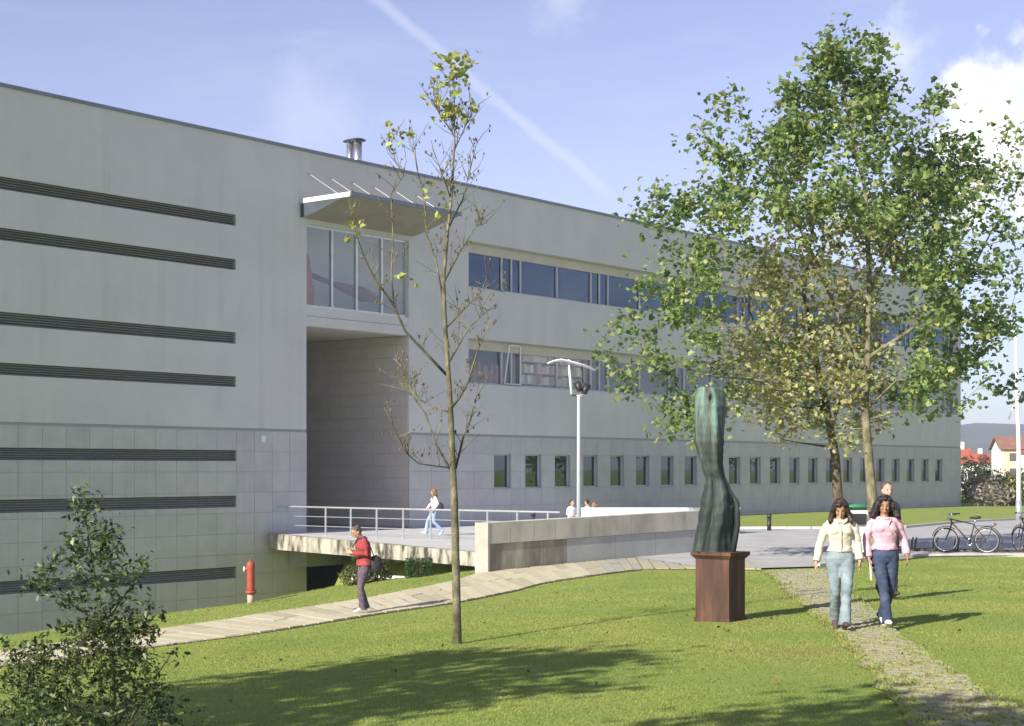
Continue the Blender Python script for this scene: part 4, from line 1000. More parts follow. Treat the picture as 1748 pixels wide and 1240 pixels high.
for i, (x, y, hc_, r_) in enumerate(((30, 63, 4.2, 2.4), (34.5, 69, 5.0, 2.8), (32.5, 76, 3.9, 2.2), (38, 83, 5.4, 3.0), (36, 91, 4.4, 2.5), (43, 99, 5.2, 3.0))):
    shade_tree(x, y, hc_, r_, 2.2, 34, 60+i, ('round leafy tree right of the view nearest to the plaza, mirrored in the office windows', 'tall leafy tree right of the view, second in the mirrored row', 'low leafy tree right of the view, third in the mirrored row', 'broad leafy tree right of the view, fourth in the mirrored row', 'narrow leafy tree right of the view, fifth in the mirrored row', 'farthest broad leafy tree right of the view in the mirrored row')[i])

# ------------------------------------------------------------------ statue on its pedestal
ps_z = h1(PX, PY)
pd = thing('pedestal', 'rust brown steel pedestal with projecting cap under the bronze statue', 'pedestal', (PX, PY, ps_z), BR)
M_rust = mat('rusted_steel', (.050, .028, .019), (.135, .070, .043), 3.4, .75, metal=.1, bump=.25, bscale=30, c3=(.085, .043, .028), stretch=(1.6, 1.6, .25))
ptz = ZR(-1.12)-ps_z; hw, hd = .21, .26
MB().box((-hw, -hd, -.1), (hw, hd, ptz-.10)).obj('body', M_rust, pd)
MB().box((-hw-.015, -hd-.015, -.1), (hw+.015, hd+.015, .05)).obj('foot_plate', M_rust, pd)
cap = MB(); cap.add([(sx_*(hw+a), sy_*(hd+a), z) for a, z in ((.0, ptz-.10), (.035, ptz-.06), (.05, ptz-.045), (.05, ptz)) for sx_, sy_ in ((-1, -1), (1, -1), (1, 1), (-1, 1))],
                  [(3, 2, 1, 0), (12, 13, 14, 15)]+[(l+i, l+(i+1) % 4, l+4+(i+1) % 4, l+4+i) for l in (0, 4, 8) for i in range(4)]); cap.obj('cap', M_rust, pd)
st = thing('bronze_statue', 'tall green bronze draped abstract figure standing on the rusted pedestal', 'statue', (PX, PY, ps_z+ptz+.002), 0)
OUT = [(60, 146, 240), (64, 143, 250), (74, 138, 262), (120, 130, 270), (160, 128, 272), (200, 126, 271), (250, 124, 268), (300, 125, 263), (340, 130, 261), (400, 147, 260), (450, 164, 264), (480, 177, 274), (500, 180, 284), (540, 170, 300), (580, 162, 312), (640, 151, 317), (700, 140, 314), (760, 130, 307), (800, 120, 310), (822, 118, 312)]
OUT = np.array(OUT, float); NRr, NS = 110, 56; V = []; SC = 21.6/FOC/2.694
ytop, ybot = 60, 822
for i in range(NRr):
    f = i/(NRr-1); cy_ = ytop+(ybot-ytop)*f; l = np.interp(cy_, OUT[:, 0], OUT[:, 1])+5*mnoise.noise(Vector((cy_*.03, 1, 0))); r = np.interp(cy_, OUT[:, 0], OUT[:, 2])+5*mnoise.noise(Vector((cy_*.03, 5, 0)))
    mx_ = ((l+r)/2/2.694+1140-CX)*21.6/FOC-PX; hw_ = (r-l)/2*SC; z = (ybot-cy_)*SC
    dep = hw_*(.85+.2*math.sin(f*3.1))
    waist = math.exp(-((f-.55)/.06)**2)
    rx_ = .10+.38*math.exp(-((f-.36)/.3)**2)-.15*max(0, f-.75)
    PQ = [(-1, .05), (-.72, -.55), (rx_, -1.0), (.93, -.25), (1, .1), (.3, 1), (-.5, .9)]
    for k in range(NS):
        a = 2*math.pi*k/NS; ca, sa = math.cos(a), math.sin(a); rp = 1.0
        for j in range(7):
            (x1, y1), (x2, y2) = PQ[j], PQ[(j+1) % 7]; den = ca*(y2-y1)-sa*(x2-x1)
            if abs(den) < 1e-9: continue
            t_ = (x1*(y2-y1)-y1*(x2-x1))/den; u_ = (x1*sa-y1*ca)/den if abs(den) > 1e-9 else 0
            u_ = -(x1*sa-y1*ca)/((x2-x1)*sa-(y2-y1)*ca) if abs((x2-x1)*sa-(y2-y1)*ca) > 1e-9 else -1
            if t_ > 0 and -.001 <= u_ <= 1.001: rp = t_; break
        rr_ = .10+.90*rp
        fold = .09*mnoise.noise(Vector((ca*3.2, sa*3.2, z*1.2)))+.075*mnoise.noise(Vector((ca*7+3, sa*7, z*2.2)))+.035*mnoise.noise(Vector((ca*12, sa*12, z*2.5+9)))-.05*abs(mnoise.noise(Vector((ca*5+8, sa*5, z*1.1+4))))
        g2_ = math.exp(-((a-4.05-.25*(1-f))/.15)**2)*.34*(1 if f > .54 else .2)+math.exp(-((a-5.75)/.2)**2)*.22*(1 if .48 < f < .72 else .1)
        hole = math.exp(-(((a-4.72)/.17)**2+((f-.075)/.022)**2))*.55
        rr_ = max(.2, rr_+fold-g2_-hole)
        V.append((mx_+hw_*ca*(rr_ if abs(ca) < .9 else max(rr_, .92)), dep*sa*rr_, z))
F = [(i*NS+k, i*NS+(k+1) % NS, (i+1)*NS+(k+1) % NS, (i+1)*NS+k) for i in range(NRr-1) for k in range(NS)]
mb = MB(); mb.add(V, F+[tuple(range(NS)), tuple((NRr-1)*NS+k for k in range(NS))[::-1]])
def bronze():
    m = mat('verdigris_bronze', (.026, .034, .032), (.15, .24, .195), 2.6, .65, metal=.2, bump=.45, bscale=10, c3=(.062, .078, .070), stretch=(2.4, 2.4, .4), lo=.38, hi=.70)
    t = m.node_tree; r = [n for n in t.nodes if n.type == 'VALTORGB'][0]; no = [l for l in t.links if l.to_node == r][0].from_socket
    co = N(t, 'ShaderNodeTexCoord'); sp_z = N(t, 'ShaderNodeSeparateXYZ'); t.links.new(co.outputs['Object'], sp_z.inputs[0])
    t.links.new(mth(t, 'ADD', no, mrange(t, sp_z.outputs[2], .2, 2.3, -.08, .09)), r.inputs[0]); return m
mb.obj('figure', bronze(), st, True)
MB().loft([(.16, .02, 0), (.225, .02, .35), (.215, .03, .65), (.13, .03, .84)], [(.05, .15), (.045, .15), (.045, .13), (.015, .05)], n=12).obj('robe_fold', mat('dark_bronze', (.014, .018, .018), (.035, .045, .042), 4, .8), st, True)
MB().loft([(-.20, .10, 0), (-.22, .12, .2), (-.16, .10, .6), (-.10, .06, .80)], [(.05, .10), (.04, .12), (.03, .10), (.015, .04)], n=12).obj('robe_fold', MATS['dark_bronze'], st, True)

# ------------------------------------------------------------------ hydrant, bollards, lamps, bins
M_red = mat('hydrant_red', (.24, .042, .026), (.36, .075, .048), 7, .6)
hy = G(428, 1030); hyd = thing('fire_hydrant', 'red pillar fire hydrant on a grey stub at the edge of the grass bank', 'hydrant', (hy.x, hy.y, hy.z-.03)); hyd.scale = (.84, .84, 1)
MB().loft([(0, 0, 0), (0, 0, .27)], [.10, .10], n=16).obj('stub', mat('hydrant_stub', (.42, .33, .26), (.5, .4, .33), 4), hyd, True)
MB().loft([(0, 0, .27), (0, 0, .33)], [.165, .165], n=16).obj('flange', M_red, hyd, True)
MB().loft([(0, 0, .33), (0, 0, .36), (0, 0, .88), (0, 0, .96), (0, 0, 1.02), (0, 0, 1.05)], [.12, .115, .115, .125, .10, .05], n=18).obj('barrel', M_red, hyd, True)
MB().loft([(0, 0, 1.05), (0, 0, 1.10)], [.035, .03], n=6).obj('operating_nut', M_red, hyd)
MB().tube((0, 0, .86), (-.17, -.06, .86), .055, 12).obj('outlet', M_red, hyd, True)
MB().tube((-.17, -.06, .86), (-.20, -.07, .86), .062, 12).obj('outlet_cap', M_white, hyd, True)
for k in range(4): MB().tube((.145*math.cos(k*1.57+.4), .145*math.sin(k*1.57+.4), .33), (.145*math.cos(k*1.57+.4), .145*math.sin(k*1.57+.4), .355), .018, 6).obj('bolt', M_red, hyd)
def bollard(px, py, d, hgt, lab):
    p = at(px, py, d); z = h1(p.x, d, False) if px > 1000 else DZ
    b = thing('bollard', lab, 'bollard', (p.x, d, z), 0, 'black bollards')
    MB().loft([(0, 0, 0), (0, 0, hgt*.72)], [.075, .075], n=14).obj('shaft', M_black, b, True)
    MB().loft([(0, 0, hgt*.76), (0, 0, hgt*.97), (0, 0, hgt)], [.085, .085, .05], n=14).obj('cap', M_black, b, True)
    MB().loft([(0, 0, hgt*.72), (0, 0, hgt*.76)], [.06, .06], n=14).obj('groove', mat('bollard_band', (.2, .2, .2)), b, True)
bollard(1313, 905, 57, .62, 'black bollard at the plaza edge between statue and cream jacket woman')
bollard(910, 890, 56, .75, 'black bollard behind the far end of the bridge handrail')
# lamp post with wing reflector
lp0 = at(988, 880, 50); lp = thing('lamp_post', 'slim grey lamp post with curved white wing reflector and spotlights', 'street lamp', (lp0.x, 50, DZ-.1))
sp_ = 50/FOC
def L(px, py, dy=0): return ((px-988)*sp_, dy, CZ+(CY-py)*sp_-(DZ-.1))
MB().loft([(0, 0, 0), L(988, 800), L(988, 676)], [.075, .06, .05], n=12).obj('pole', mat('pole_paint', (.36, .39, .41), (.43, .46, .48), 3, .5), lp, True)
MB().loft([(0, 0, 0), (0, 0, .5)], [.11, .10], n=12).obj('pole_base', M_alu, lp, True)
MB().loft([L(976, 674, -.05), L(973, 645, -.05), L(970.5, 614, -.05)], [.045, .035, .025], n=8).obj('wing_arm', M_white, lp, True)
MB().tube(L(994.5, 655), L(993.5, 618), .02, 6).obj('wing_strut', M_black, lp, True)
MB().loft([L(975, 674), L(988, 677), L(1001, 672)], [.04, .05, .04], n=8).obj('crossbar', M_alu, lp, True)
wing = MB(); wp = [(934, 621.5, .03), (945, 617.5, .10), (958, 615.5, .17), (971, 618.5, .2), (984, 622, .22), (998, 626, .2), (1009, 629.5, .12), (1016, 633, .04)]
vs = []
for px, py, hwid in wp:
    x, y, z = L(px, py)
    for (dy, dz) in ((-hwid*1.6, .035), (0, .0), (hwid*1.6, .035), (hwid*1.6, .015), (0, -.025), (-hwid*1.6, .015)): vs.append((x, dy, z+dz))
fs = []
for i in range(len(wp)-1):
    for k in range(6): fs.append((i*6+k, i*6+(k+1) % 6, (i+1)*6+(k+1) % 6, (i+1)*6+k))
wing.add(vs, fs+[tuple(range(6))[::-1], tuple((len(wp)-1)*6+k for k in range(6))]).obj('wing_reflector', M_white, lp, True)
for (px, py, dx, rz_) in ((990, 662, -.1, .10), (997, 666, .12, .10)):
    x, y, z = L(px, py); sp2 = MB().loft([(x, -.05, z-.12), (x+dx*.3, -.02, z), (x+dx, .02, z+.16)], [rz_*.8, rz_, rz_*1.2], n=10).obj('spotlight', M_black, lp, True)
    MB().loft([(x+dx, .02, z+.161), (x+dx*1.05, .02, z+.175)], [rz_*1.1, rz_*1.1], n=10).obj('lens', mat('lamp_lens', (.35, .18, .16), rough=.2), sp2, True)
# floodlight mast at the right edge
fm0 = at(1739, 888, 68); fm = thing('floodlight_mast', 'tall thin white mast with small floodlight at the right edge', 'mast', (fm0.x, 68, h1(fm0.x, 68)))
sm_ = 68/FOC; hz_ = lambda py: CZ+(CY-py)*sm_-fm.location.z
MB().loft([(0, 0, 0), (0, 0, hz_(760)), (-.06, 0, hz_(690)), (-.12, 0, hz_(600)), (-.16, 0, hz_(540))], [.11, .09, .075, .05, .03], n=10).obj('pole', M_white, fm, True)
MB().loft([(0, 0, 0), (0, 0, .9)], [.15, .13], n=10).obj('pole_base', M_alu, fm, True)
MB().loft([(.02, -.1, hz_(688)), (.12, -.12, hz_(680)), (.2, -.12, hz_(674))], [.08, .14, .12], n=10).obj('floodlight', M_black, fm, True)
MB().tube((-.14, 0, hz_(682)), (-.42, 0, hz_(716)), .03, 6).obj('stay', M_alu, fm, True)
# recycling bin with green lid, between the women
rb0 = G(1472, 958); rb = thing('recycling_bin', 'white recycling container with green lid seen between the two walking women', 'bin', (rb0.x, rb0.y+1.2, h1(rb0.x, rb0.y+1.2, False)+.04))
dB = rb0.y+1.2; hB_ = at(1472, 858, dB).z-rb.location.z; wB = 52*dB/FOC
MB().add([(-.40*wB, -.3, .12), (.40*wB, -.3, .12), (.40*wB, .3, .12), (-.40*wB, .3, .12), (-.48*wB, -.38, hB_*.86), (.48*wB, -.38, hB_*.86), (.48*wB, .38, hB_*.86), (-.48*wB, .38, hB_*.86)], [(3, 2, 1, 0), (4, 5, 6, 7), (0, 1, 5, 4), (1, 2, 6, 5), (2, 3, 7, 6), (3, 0, 4, 7)]).obj('body', mat('bin_white', (.62, .66, .64), (.7, .73, .71), 3, .5), rb)
MB().loft([(-.5*wB, 0, hB_*.93), (.5*wB, 0, hB_*.93)], [(.42, .075), (.42, .075)], axis=(0, 1, 0), n=14).obj('lid', mat('bin_green', (.035, .20, .10), (.05, .26, .14), 3, .45), rb, True)
MB().box((-.1, -.42, hB_*.6), (.35*wB, -.385, hB_*.8)).obj('slot', M_black, rb)
for sx_ in (-1, 1):
    for sy_ in (-1, 1): MB().torus((sx_*.33*wB, sy_*.25, .06), .045, .018, (1, 0, 0), (0, 0, 1), 12, 5).obj('wheel', M_black, rb, True)

# ------------------------------------------------------------------ bicycles and rack
def bicycle(lab, loc, rz, col, s=1.0, saddle_h=.92):
    b = thing('bicycle', lab, 'bicycle', loc, rz, 'bicycles parked at the rack'); b.scale = (s, s, s); wr = .335
    fm_ = mat('bike_frame_'+('brown' if col[0] < .12 else 'red'), col, rough=.4, metal=.3)
    for x in (-.54, .52):
        w = MB().torus((x, 0, wr), wr-.02, .018, (1, 0, 0), (0, 0, 1), 40, 7).obj('wheel', M_black, b, True)
        w.name = 'wheel'
        MB().torus((x, 0, wr), wr-.045, .010, (1, 0, 0), (0, 0, 1), 36, 5).obj('rim', M_alu, w, True)
        m = MB()
        for k in range(18):
            a = k*math.pi/9; sgn = .025 if k % 2 else -.025; m.tube((x+.02*math.cos(a+.5), sgn, wr+.02*math.sin(a+.5)), (x+(wr-.05)*math.cos(a), 0, wr+(wr-.05)*math.sin(a)), .0028, 4)
        m.obj('spokes', M_steel, w); MB().tube((x, -.05, wr), (x, .05, wr), .022, 8).obj('hub', M_alu, w, True)
        MB().torus((x, 0, wr), wr+.03, .012, (1, 0, 0), (0, 0, 1), 20, 5, R(15) if x > 0 else R(50), R(150) if x > 0 else R(165)).obj('mudguard', fm_, b, True)
    bb = (.08, 0, .29); hd0 = (-.38, 0, .80); hd1 = (-.41, 0, .89); st0 = (.20, 0, .76); dr = (.52, 0, wr); fk = (-.54, 0, wr)
    f = MB().tube(bb, hd0, .018).tube(hd0, hd1, .02).tube(bb, st0, .017).tube(hd1, st0, .016)
    for y in (-.05, .05): f.tube((bb[0], y*.8, bb[2]), (dr[0], y, dr[2]), .010, 6).tube((st0[0], y*.5, st0[2]-.04), (dr[0], y, dr[2]), .009, 6)
    f.obj('frame', fm_, b, True)
    fo = MB()
    for y in (-.05, .05): fo.loft([(-.385, y, .78), (-.44, y, .6), (fk[0], y, fk[2])], [.014, .012, .010], n=6)
    fo.obj('fork', fm_, b, True)
    sp3 = MB().tube(st0, (.23, 0, saddle_h), .013).obj('seat_post', M_steel, b, True)
    MB().loft([(.08, 0, saddle_h+.03), (.18, 0, saddle_h+.035), (.28, 0, saddle_h+.04), (.36, 0, saddle_h+.05)], [(.02, .02), (.045, .03), (.085, .04), (.08, .03)], axis=(0, 1, 0), n=12).obj('saddle', M_black, b, True)
    hbm = MB().tube(hd1, (-.44, 0, 1.02), .014); hbm.loft([(-.30, -.28, 1.03), (-.42, -.22, 1.04), (-.47, -.08, 1.03), (-.45, 0, 1.02), (-.47, .08, 1.03), (-.42, .22, 1.04), (-.30, .28, 1.03)], [.012]*7, n=7)
    hb_ = hbm.obj('handlebar', M_steel, b, True)
    for y in (-1, 1): MB().tube((-.33, y*.265, 1.032), (-.22, y*.30, 1.03), .018, 8).obj('grip', M_black, hb_, True)
    ck = MB().torus((.08, .05, .29), .085, .008, (1, 0, 0), (0, 0, 1), 24, 5); ck.tube((.08, .06, .29), (.20, .07, .18), .009, 6).tube((.08, -.06, .29), (-.04, -.07, .40), .009, 6).obj('crank', M_steel, b, True)
    for (x, y, z) in ((.20, .11, .18), (-.04, -.11, .40)): MB().box((x-.045, y-.04, z-.012), (x+.045, y+.04, z+.012)).obj('pedal', M_black, b)
    MB().torus((.30, .05, .31), .045, .006, (1, 0, 0), (0, 0, 1), 10, 4).tube((.08, .055, .375), (.52, .055, .38), .005, 4).tube((.08, .055, .205), (.52, .055, .29), .005, 4).obj('chain', M_black, b)
    rk = MB()
    for y in (-.06, .06): rk.tube((.22, y, .72), (.72, y, .72), .007, 5).tube((.66, y, .72), (.54, y*1.1, .36), .006, 5)
    for x in (.3, .45, .6, .72): rk.tube((x, -.06, .72), (x, .06, .72), .006, 5)
    rk.obj('carrier', M_black, b, True); MB().box((.70, -.05, .74), (.76, .05, .80)).obj('rear_lamp', mat('rear_lamp_red', (.3, .02, .02), rough=.3), b)
    MB().ball((-.47, 0, .90), (.05, .045, .045)).obj('head_lamp', M_steel, b, True)
    return b
bp_ = G(1650, 947); bz_ = h1(bp_.x, bp_.y, False)+.04
bicycle('dark brown city bicycle with rear carrier parked side on at the plaza edge', (bp_.x, bp_.y, bz_), R(-24), (.05, .035, .025), .98, .90)
b2 = G(1757, 946); bicycle('dark red bicycle half cut off by the right edge of the view', (b2.x+.05, b2.y, h1(b2.x, b2.y, False)+.04), R(-74), (.14, .02, .03))
br_ = G(1573, 944); bk = thing('bike_rack', 'low rusty tube bicycle rack with hoops on the plaza beside the bicycle', 'bike rack', (br_.x, br_.y+.25, h1(br_.x, br_.y+.25, False)+.04), R(-18))
M_rk = mat('rack_tube', (.10, .075, .05), (.16, .12, .08), 5, .5, metal=.4)
for y in (-.24, .24): MB().tube((-.5, y, .03), (2.9, y, .03), .022, 8).obj('base_rail', M_rk, bk, True)
for k in range(6):
    x = -.2+.55*k
    for dx in (0, .09): MB().loft([(x+dx, -.24, .03), (x+dx+.02, -.2, .26), (x+dx+.05, -.08, .36), (x+dx+.05, .08, .36), (x+dx+.02, .2, .26), (x+dx, .24, .03)], [.014]*6, n=7).obj('hoop', M_rk, bk, True)

# ------------------------------------------------------------------ people
M_skin = mat('skin', (.42, .24, .165), (.47, .28, .19), 8, .5); M_skin2 = mat('skin_tan', (.33, .175, .115), (.38, .21, .14), 8, .5)
M_hair_dk = mat('hair_dark', (.012, .009, .009), (.032, .022, .018), 30, .4, bump=.5, bscale=60, stretch=(2, 2, .3)); M_hair_br = mat('hair_brown', (.016, .010, .008), (.045, .026, .018), 30, .4, bump=.5, bscale=60, stretch=(2, 2, .3))
M_hair_lt = mat('hair_light_brown', (.13, .07, .035), (.22, .13, .07), 30, .45)
def remeshed(mb, voxel, it, name, mt, parent, folds=0.0, fsc=7.0, seed=0, zs=1.5):
    me = mb.mesh(name+'_raw', None); o = bpy.data.objects.new(name+'_raw', me); C.objects.link(o)
    md = o.modifiers.new('r', 'REMESH'); md.mode = 'VOXEL'; md.voxel_size = voxel
    ms = o.modifiers.new('s', 'SMOOTH'); ms.factor = .5; ms.iterations = it
    dg = bpy.context.evaluated_depsgraph_get(); m2 = bpy.data.meshes.new_from_object(o.evaluated_get(dg)); m2.name = name
    bpy.data.objects.remove(o); bpy.data.meshes.remove(me)
    if folds:
        nrm = [v.normal.copy() for v in m2.vertices]
        for v, nr in zip(m2.vertices, nrm):
            p = v.co; k = mnoise.noise(Vector((p.x*fsc*.8+seed, p.y*fsc*.8, p.z*fsc*zs)))+.5*mnoise.noise(Vector((p.x*fsc*2+seed, p.y*fsc*2, p.z*fsc*1.73*zs)))
            v.co = p+nr*(k*folds)
    m2.materials.clear(); m2.materials.append(mt); m2.polygons.foreach_set('use_smooth', [True]*len(m2.polygons)); m2.update()
    return link(name, m2, parent)
def mixv(a, b, t): return Vector(a).lerp(Vector(b), t)
def person(label, loc, rz, J, cl, scale=1.0, fine=True, group=None, cat='person'):
    """J: joints in metres, figure faces -Y; cl: clothing"""
    o = thing('person', label, cat, loc, rz, group); o.scale = (scale,)*3
    J = {k: Vector(v) for k, v in J.items()}; vx = .0085 if fine else .016; fem = cl.get('female', True)
    Hd = J['head']; hm_ = Matrix.Rotation(cl.get('yaw', 0), 3, 'Z')@Matrix.Rotation(cl.get('pitch', 0), 3, 'X')
    def hp(x, y, z): return Hd+hm_@Vector((x, y, z))
    b = MB()
    prof_ = [(-.118, .018, .020, -.035), (-.108, .036, .036, -.033), (-.085, .052, .058, -.022), (-.05, .063, .076, -.008), (-.01, .070, .089, 0), (.03, .074, .095, .006), (.07, .068, .087, .008), (.098, .045, .06, .008), (.115, .014, .02, .008)]
    b.loft([hp(0, yo, z) for z, rx, ry, yo in prof_], [(rx, ry) for z, rx, ry, yo in prof_], axis=hm_@Vector((1, 0, 0)), n=16)
    b.loft([hp(0, -.088, .012), hp(0, -.102, -.012), hp(0, -.110, -.034), hp(0, -.092, -.042)], [(.008, .008), (.011, .011), (.016, .014), (.010, .008)], n=8)   # nose
    b.loft([hp(0, -.086, -.062), hp(0, -.090, -.068), hp(0, -.088, -.075)], [(.020, .006), (.024, .010), (.018, .006)], n=8)
    for s in (-1, 1):
        b.ball(hp(s*.073, .008, -.01), (.012, .02, .032), 8, 6); b.ball(hp(s*.031, -.066, -.028), (.022, .016, .02), 8, 6)
    neck = J['neck']; b.loft([J['chest']+Vector((0, .0, .10)), neck, hp(0, .012, -.07)], [(.075, .06), (.050, .052), (.050, .055)], n=12)
    ch, wa, pe = J['chest'], J['waist'], J['pelvis']; sw_ = (J['shL']-J['shR']).length/2
    b.loft([pe-Vector((0, 0, .08)), pe, wa, ch, ch+Vector((0, 0, .12))], [(.12, .09), (.15, .10), (.115, .085), (.14, .10), (.10, .075)], n=14)
    for s in 'LR':
        sh, el, wr, ha = J['sh'+s], J['el'+s], J['wr'+s], J['ha'+s]
        b.loft([mixv(ch+Vector((0, 0, .06)), sh, .4)-Vector((0, 0, .02)), sh-Vector((0, 0, .045)), mixv(sh, el, .5), el, mixv(el, wr, .35), wr], [.040, .036, .038, .034, .035, .024], n=10)
        dh = (ha-wr).normalized(); sd = Vector((1, 0, 0)) if abs(dh.x) < .8 else Vector((0, 1, 0)); sd = (sd-dh*sd.dot(dh)).normalized()
        ps = dh.cross(sd).normalized(); 
        pa_ = wr+dh*.085; b.loft([wr, wr+dh*.03, pa_], [(.022, .022), (.034, .018), (.038, .014)], axis=ps, n=10)
        curl = cl.get('curl', .5); cdir = sd*(-1 if s == 'L' else 1)
        for k, ln in ((-1.5, .062), (-.5, .074), (.5, .079), (1.5, .07)):
            q0 = wr+dh*.075+ps*(k*.0175); q1 = pa_+ps*(k*.0185)+dh*ln*.45+cdir*(ln*.2*curl); q2 = q1+dh*ln*.30*(1-curl*.4)+cdir*(ln*.32*curl); q3 = q2+dh*ln*.18*(1-curl*.8)+cdir*(ln*.25*curl)
            b.loft([q0, q1, q2, q3], [.0095, .009, .0082, .0065], n=7)
        b.loft([wr+dh*.03+ps*(.025), wr+dh*.06+ps*.05+cdir*.01, wr+dh*.095+ps*.055+cdir*.02], [.012, .011, .008], n=7)
        hi, kn, an, to = J['hi'+s], J['kn'+s], J['an'+s], J['to'+s]
        b.loft([hi, mixv(hi, kn, .5), kn, mixv(kn, an, .35), an], [.085, .07, .052, .052, .034], n=12)
        b.loft([an, mixv(an, to, .5), to], [(.034, .04), (.036, .03), (.03, .02)], n=10)
    remeshed(b, vx, 3, 'body', cl['skin'], o)
    # face details
    dkm = mat('eye_dark', (.02, .014, .012), rough=.25)
    for s in (-1, 1):
        e = MB(); e.ball(hp(s*.030, -.083, .0), (.010, .006, .0042), 8, 5); e.obj('eye', dkm, o, True)
        MB().loft([hp(s*.014, -.091, .018), hp(s*.03, -.090, .023), hp(s*.048, -.078, .018)], [.002, .0026, .0016], n=6).obj('eyebrow', cl['hair'], o, True)
    MB().loft([hp(-.021, -.083, -.068), hp(0, -.096, -.070), hp(.021, -.083, -.068)], [.002, .0042, .002], n=6).obj('lips', mat('lips', (.36, .15, .12)), o, True)
    # hair
    hr = MB(); sty = cl.get('hairstyle', 'long'); bulk = cl.get('bulk', 1.0)
    if sty in ('long', 'curly'):
        hr.loft([hp(0, .035, -.08), hp(0, .03, -.03), hp(0, .024, .02), hp(0, .016, .06), hp(0, .012, .10), hp(0, .01, .128)], [(.082*bulk, .075), (.090*bulk, .088), (.092*bulk, .098), (.087*bulk, .098), (.066, .076), (.02, .025)], axis=hm_@Vector((1, 0, 0)), n=18)
        hr.loft([hp(-.066, -.055, .075), hp(0, -.078, .088), hp(.066, -.055, .075)], [.022, .026, .022], n=8)
        ln_ = cl.get('hlen', .25)
        for s in (-1, 1):
            nl = 6 if sty == 'curly' else 4
            for k in range(nl):
                y0 = -.035+.03*k; wv = .012 if sty == 'curly' else .004
                pts_ = [hp(s*.072, y0, .05), hp(s*.085*bulk, y0-.004, 0)]; base_ = hp(s*.090*bulk, y0, -.05)
                for q in range(5): pts_.append(base_+Vector((s*(.012*q*bulk)+wv*math.sin(q*2+k), .006*math.sin(q*1.7+k*2)-.010*q*(1 if k < 2 else -.2), -ln_*q/6)))
                hr.loft(pts_, [.018, .024, .027*bulk, .028*bulk, .028*bulk, .026*bulk, .012], n=8)
        hr.loft([hp(0, .075, .02), hp(0, .085, -.05), hp(0, .085, -.08)+Vector((0, 0, -ln_*.4)), hp(0, .08, -.08)+Vector((0, 0, -ln_*.75))], [(.08*bulk, .04), (.10*bulk, .045), (.105*bulk, .04), (.06, .02)], n=14)
    else:
        hr.loft([hp(0, .040, -.05), hp(0, .032, 0), hp(0, .022, .035), hp(0, .014, .07), hp(0, .008, .10), hp(0, .006, .122)], [(.066, .058), (.080, .072), (.081, .086), (.076, .094), (.057, .073), (.018, .022)], axis=hm_@Vector((1, 0, 0)), n=18)
    remeshed(hr, .006 if fine else .014, 2, 'hair', cl['hair'], o, .011 if sty == 'curly' else .008, 38 if fine else 26, 3, .7 if sty == 'curly' else .16)
    # trousers
    t = MB(); fl = cl.get('flare', 0)
    t.loft([pe+Vector((0, 0, -.11)), pe+Vector((0, 0, -.03)), mixv(pe, wa, .45), mixv(pe, wa, .75)], [(.125, .095), (.168, .118), (.155, .108), (.142, .100)], n=18)
    for s in 'LR':
        hi, kn, an = J['hi'+s], J['kn'+s], J['an'+s]
        t.loft([hi+Vector((0, 0, .03)), mixv(hi, kn, .3), mixv(hi, kn, .65), kn, mixv(kn, an, .35), mixv(kn, an, .75), mixv(kn, an, 1.04)], [.098, .090, .075, .062, .060+fl*.2, .062+fl*.6, .066+fl], n=14)
    jm = remeshed(t, .010 if fine else .016, 3, cl.get('tname', 'jeans'), cl['legs'], o, .008, 11, 5)
    # top
    t = MB(); hl = cl.get('hem', -.02); wv = cl.get('wide', 1.0)
    t.loft([pe+Vector((0, 0, .09+hl)), mixv(pe, wa, .6)+Vector((0, 0, .02)), wa, ch, ch+Vector((0, .005, .075)), ch+Vector((0, .012, .135))], [(.170*wv, .122*wv), (.155*wv, .112*wv), (.136*wv, .102*wv), (.160*wv, .128*wv if fem else .122*wv), (.150*wv, .100*wv), (.075, .068)], n=18)
    if fem:
        for s in (-1, 1): t.ball(ch+Vector((s*.068, -.075, .0)), (.066, .055, .062), 10, 8)
    for s in 'LR':
        sh, el, wr = J['sh'+s], J['el'+s], J['wr'+s]; sf = cl.get('sleeve', .0)
        t.loft([mixv(ch+Vector((0, 0, .085)), sh, .35), mixv(ch+Vector((0, 0, .085)), sh, .8)-Vector((0, 0, .012)), mixv(sh, el, .12)-Vector((0, 0, .012)), mixv(sh, el, .5), el, mixv(el, wr, .5), mixv(el, wr, .97)], [.056*wv, .050*wv, .052*wv, .054*wv, .049*wv, .045+sf*.4, .038+sf], n=12)
    remeshed(t, .010 if fine else .016, 3, cl.get('cname', 'jacket'), cl['top'], o, .011, 9, 11)
    for s in 'LR':
        an, to = J['an'+s], J['to'+s]; d = (to-an); 
        f = MB(); f.loft([an+Vector((0, .03, -.03)), an+Vector((0, 0, -.015)), mixv(an, to, .45)+Vector((0, 0, .0)), mixv(an, to, .8), to+d.normalized()*.02], [(.038, .035), (.044, .048), (.046, .038), (.044, .028), (.025, .016)], n=12)
        remeshed(f, .008 if fine else .014, 2, 'shoe', cl['shoes'], o)
    return o, J, hp
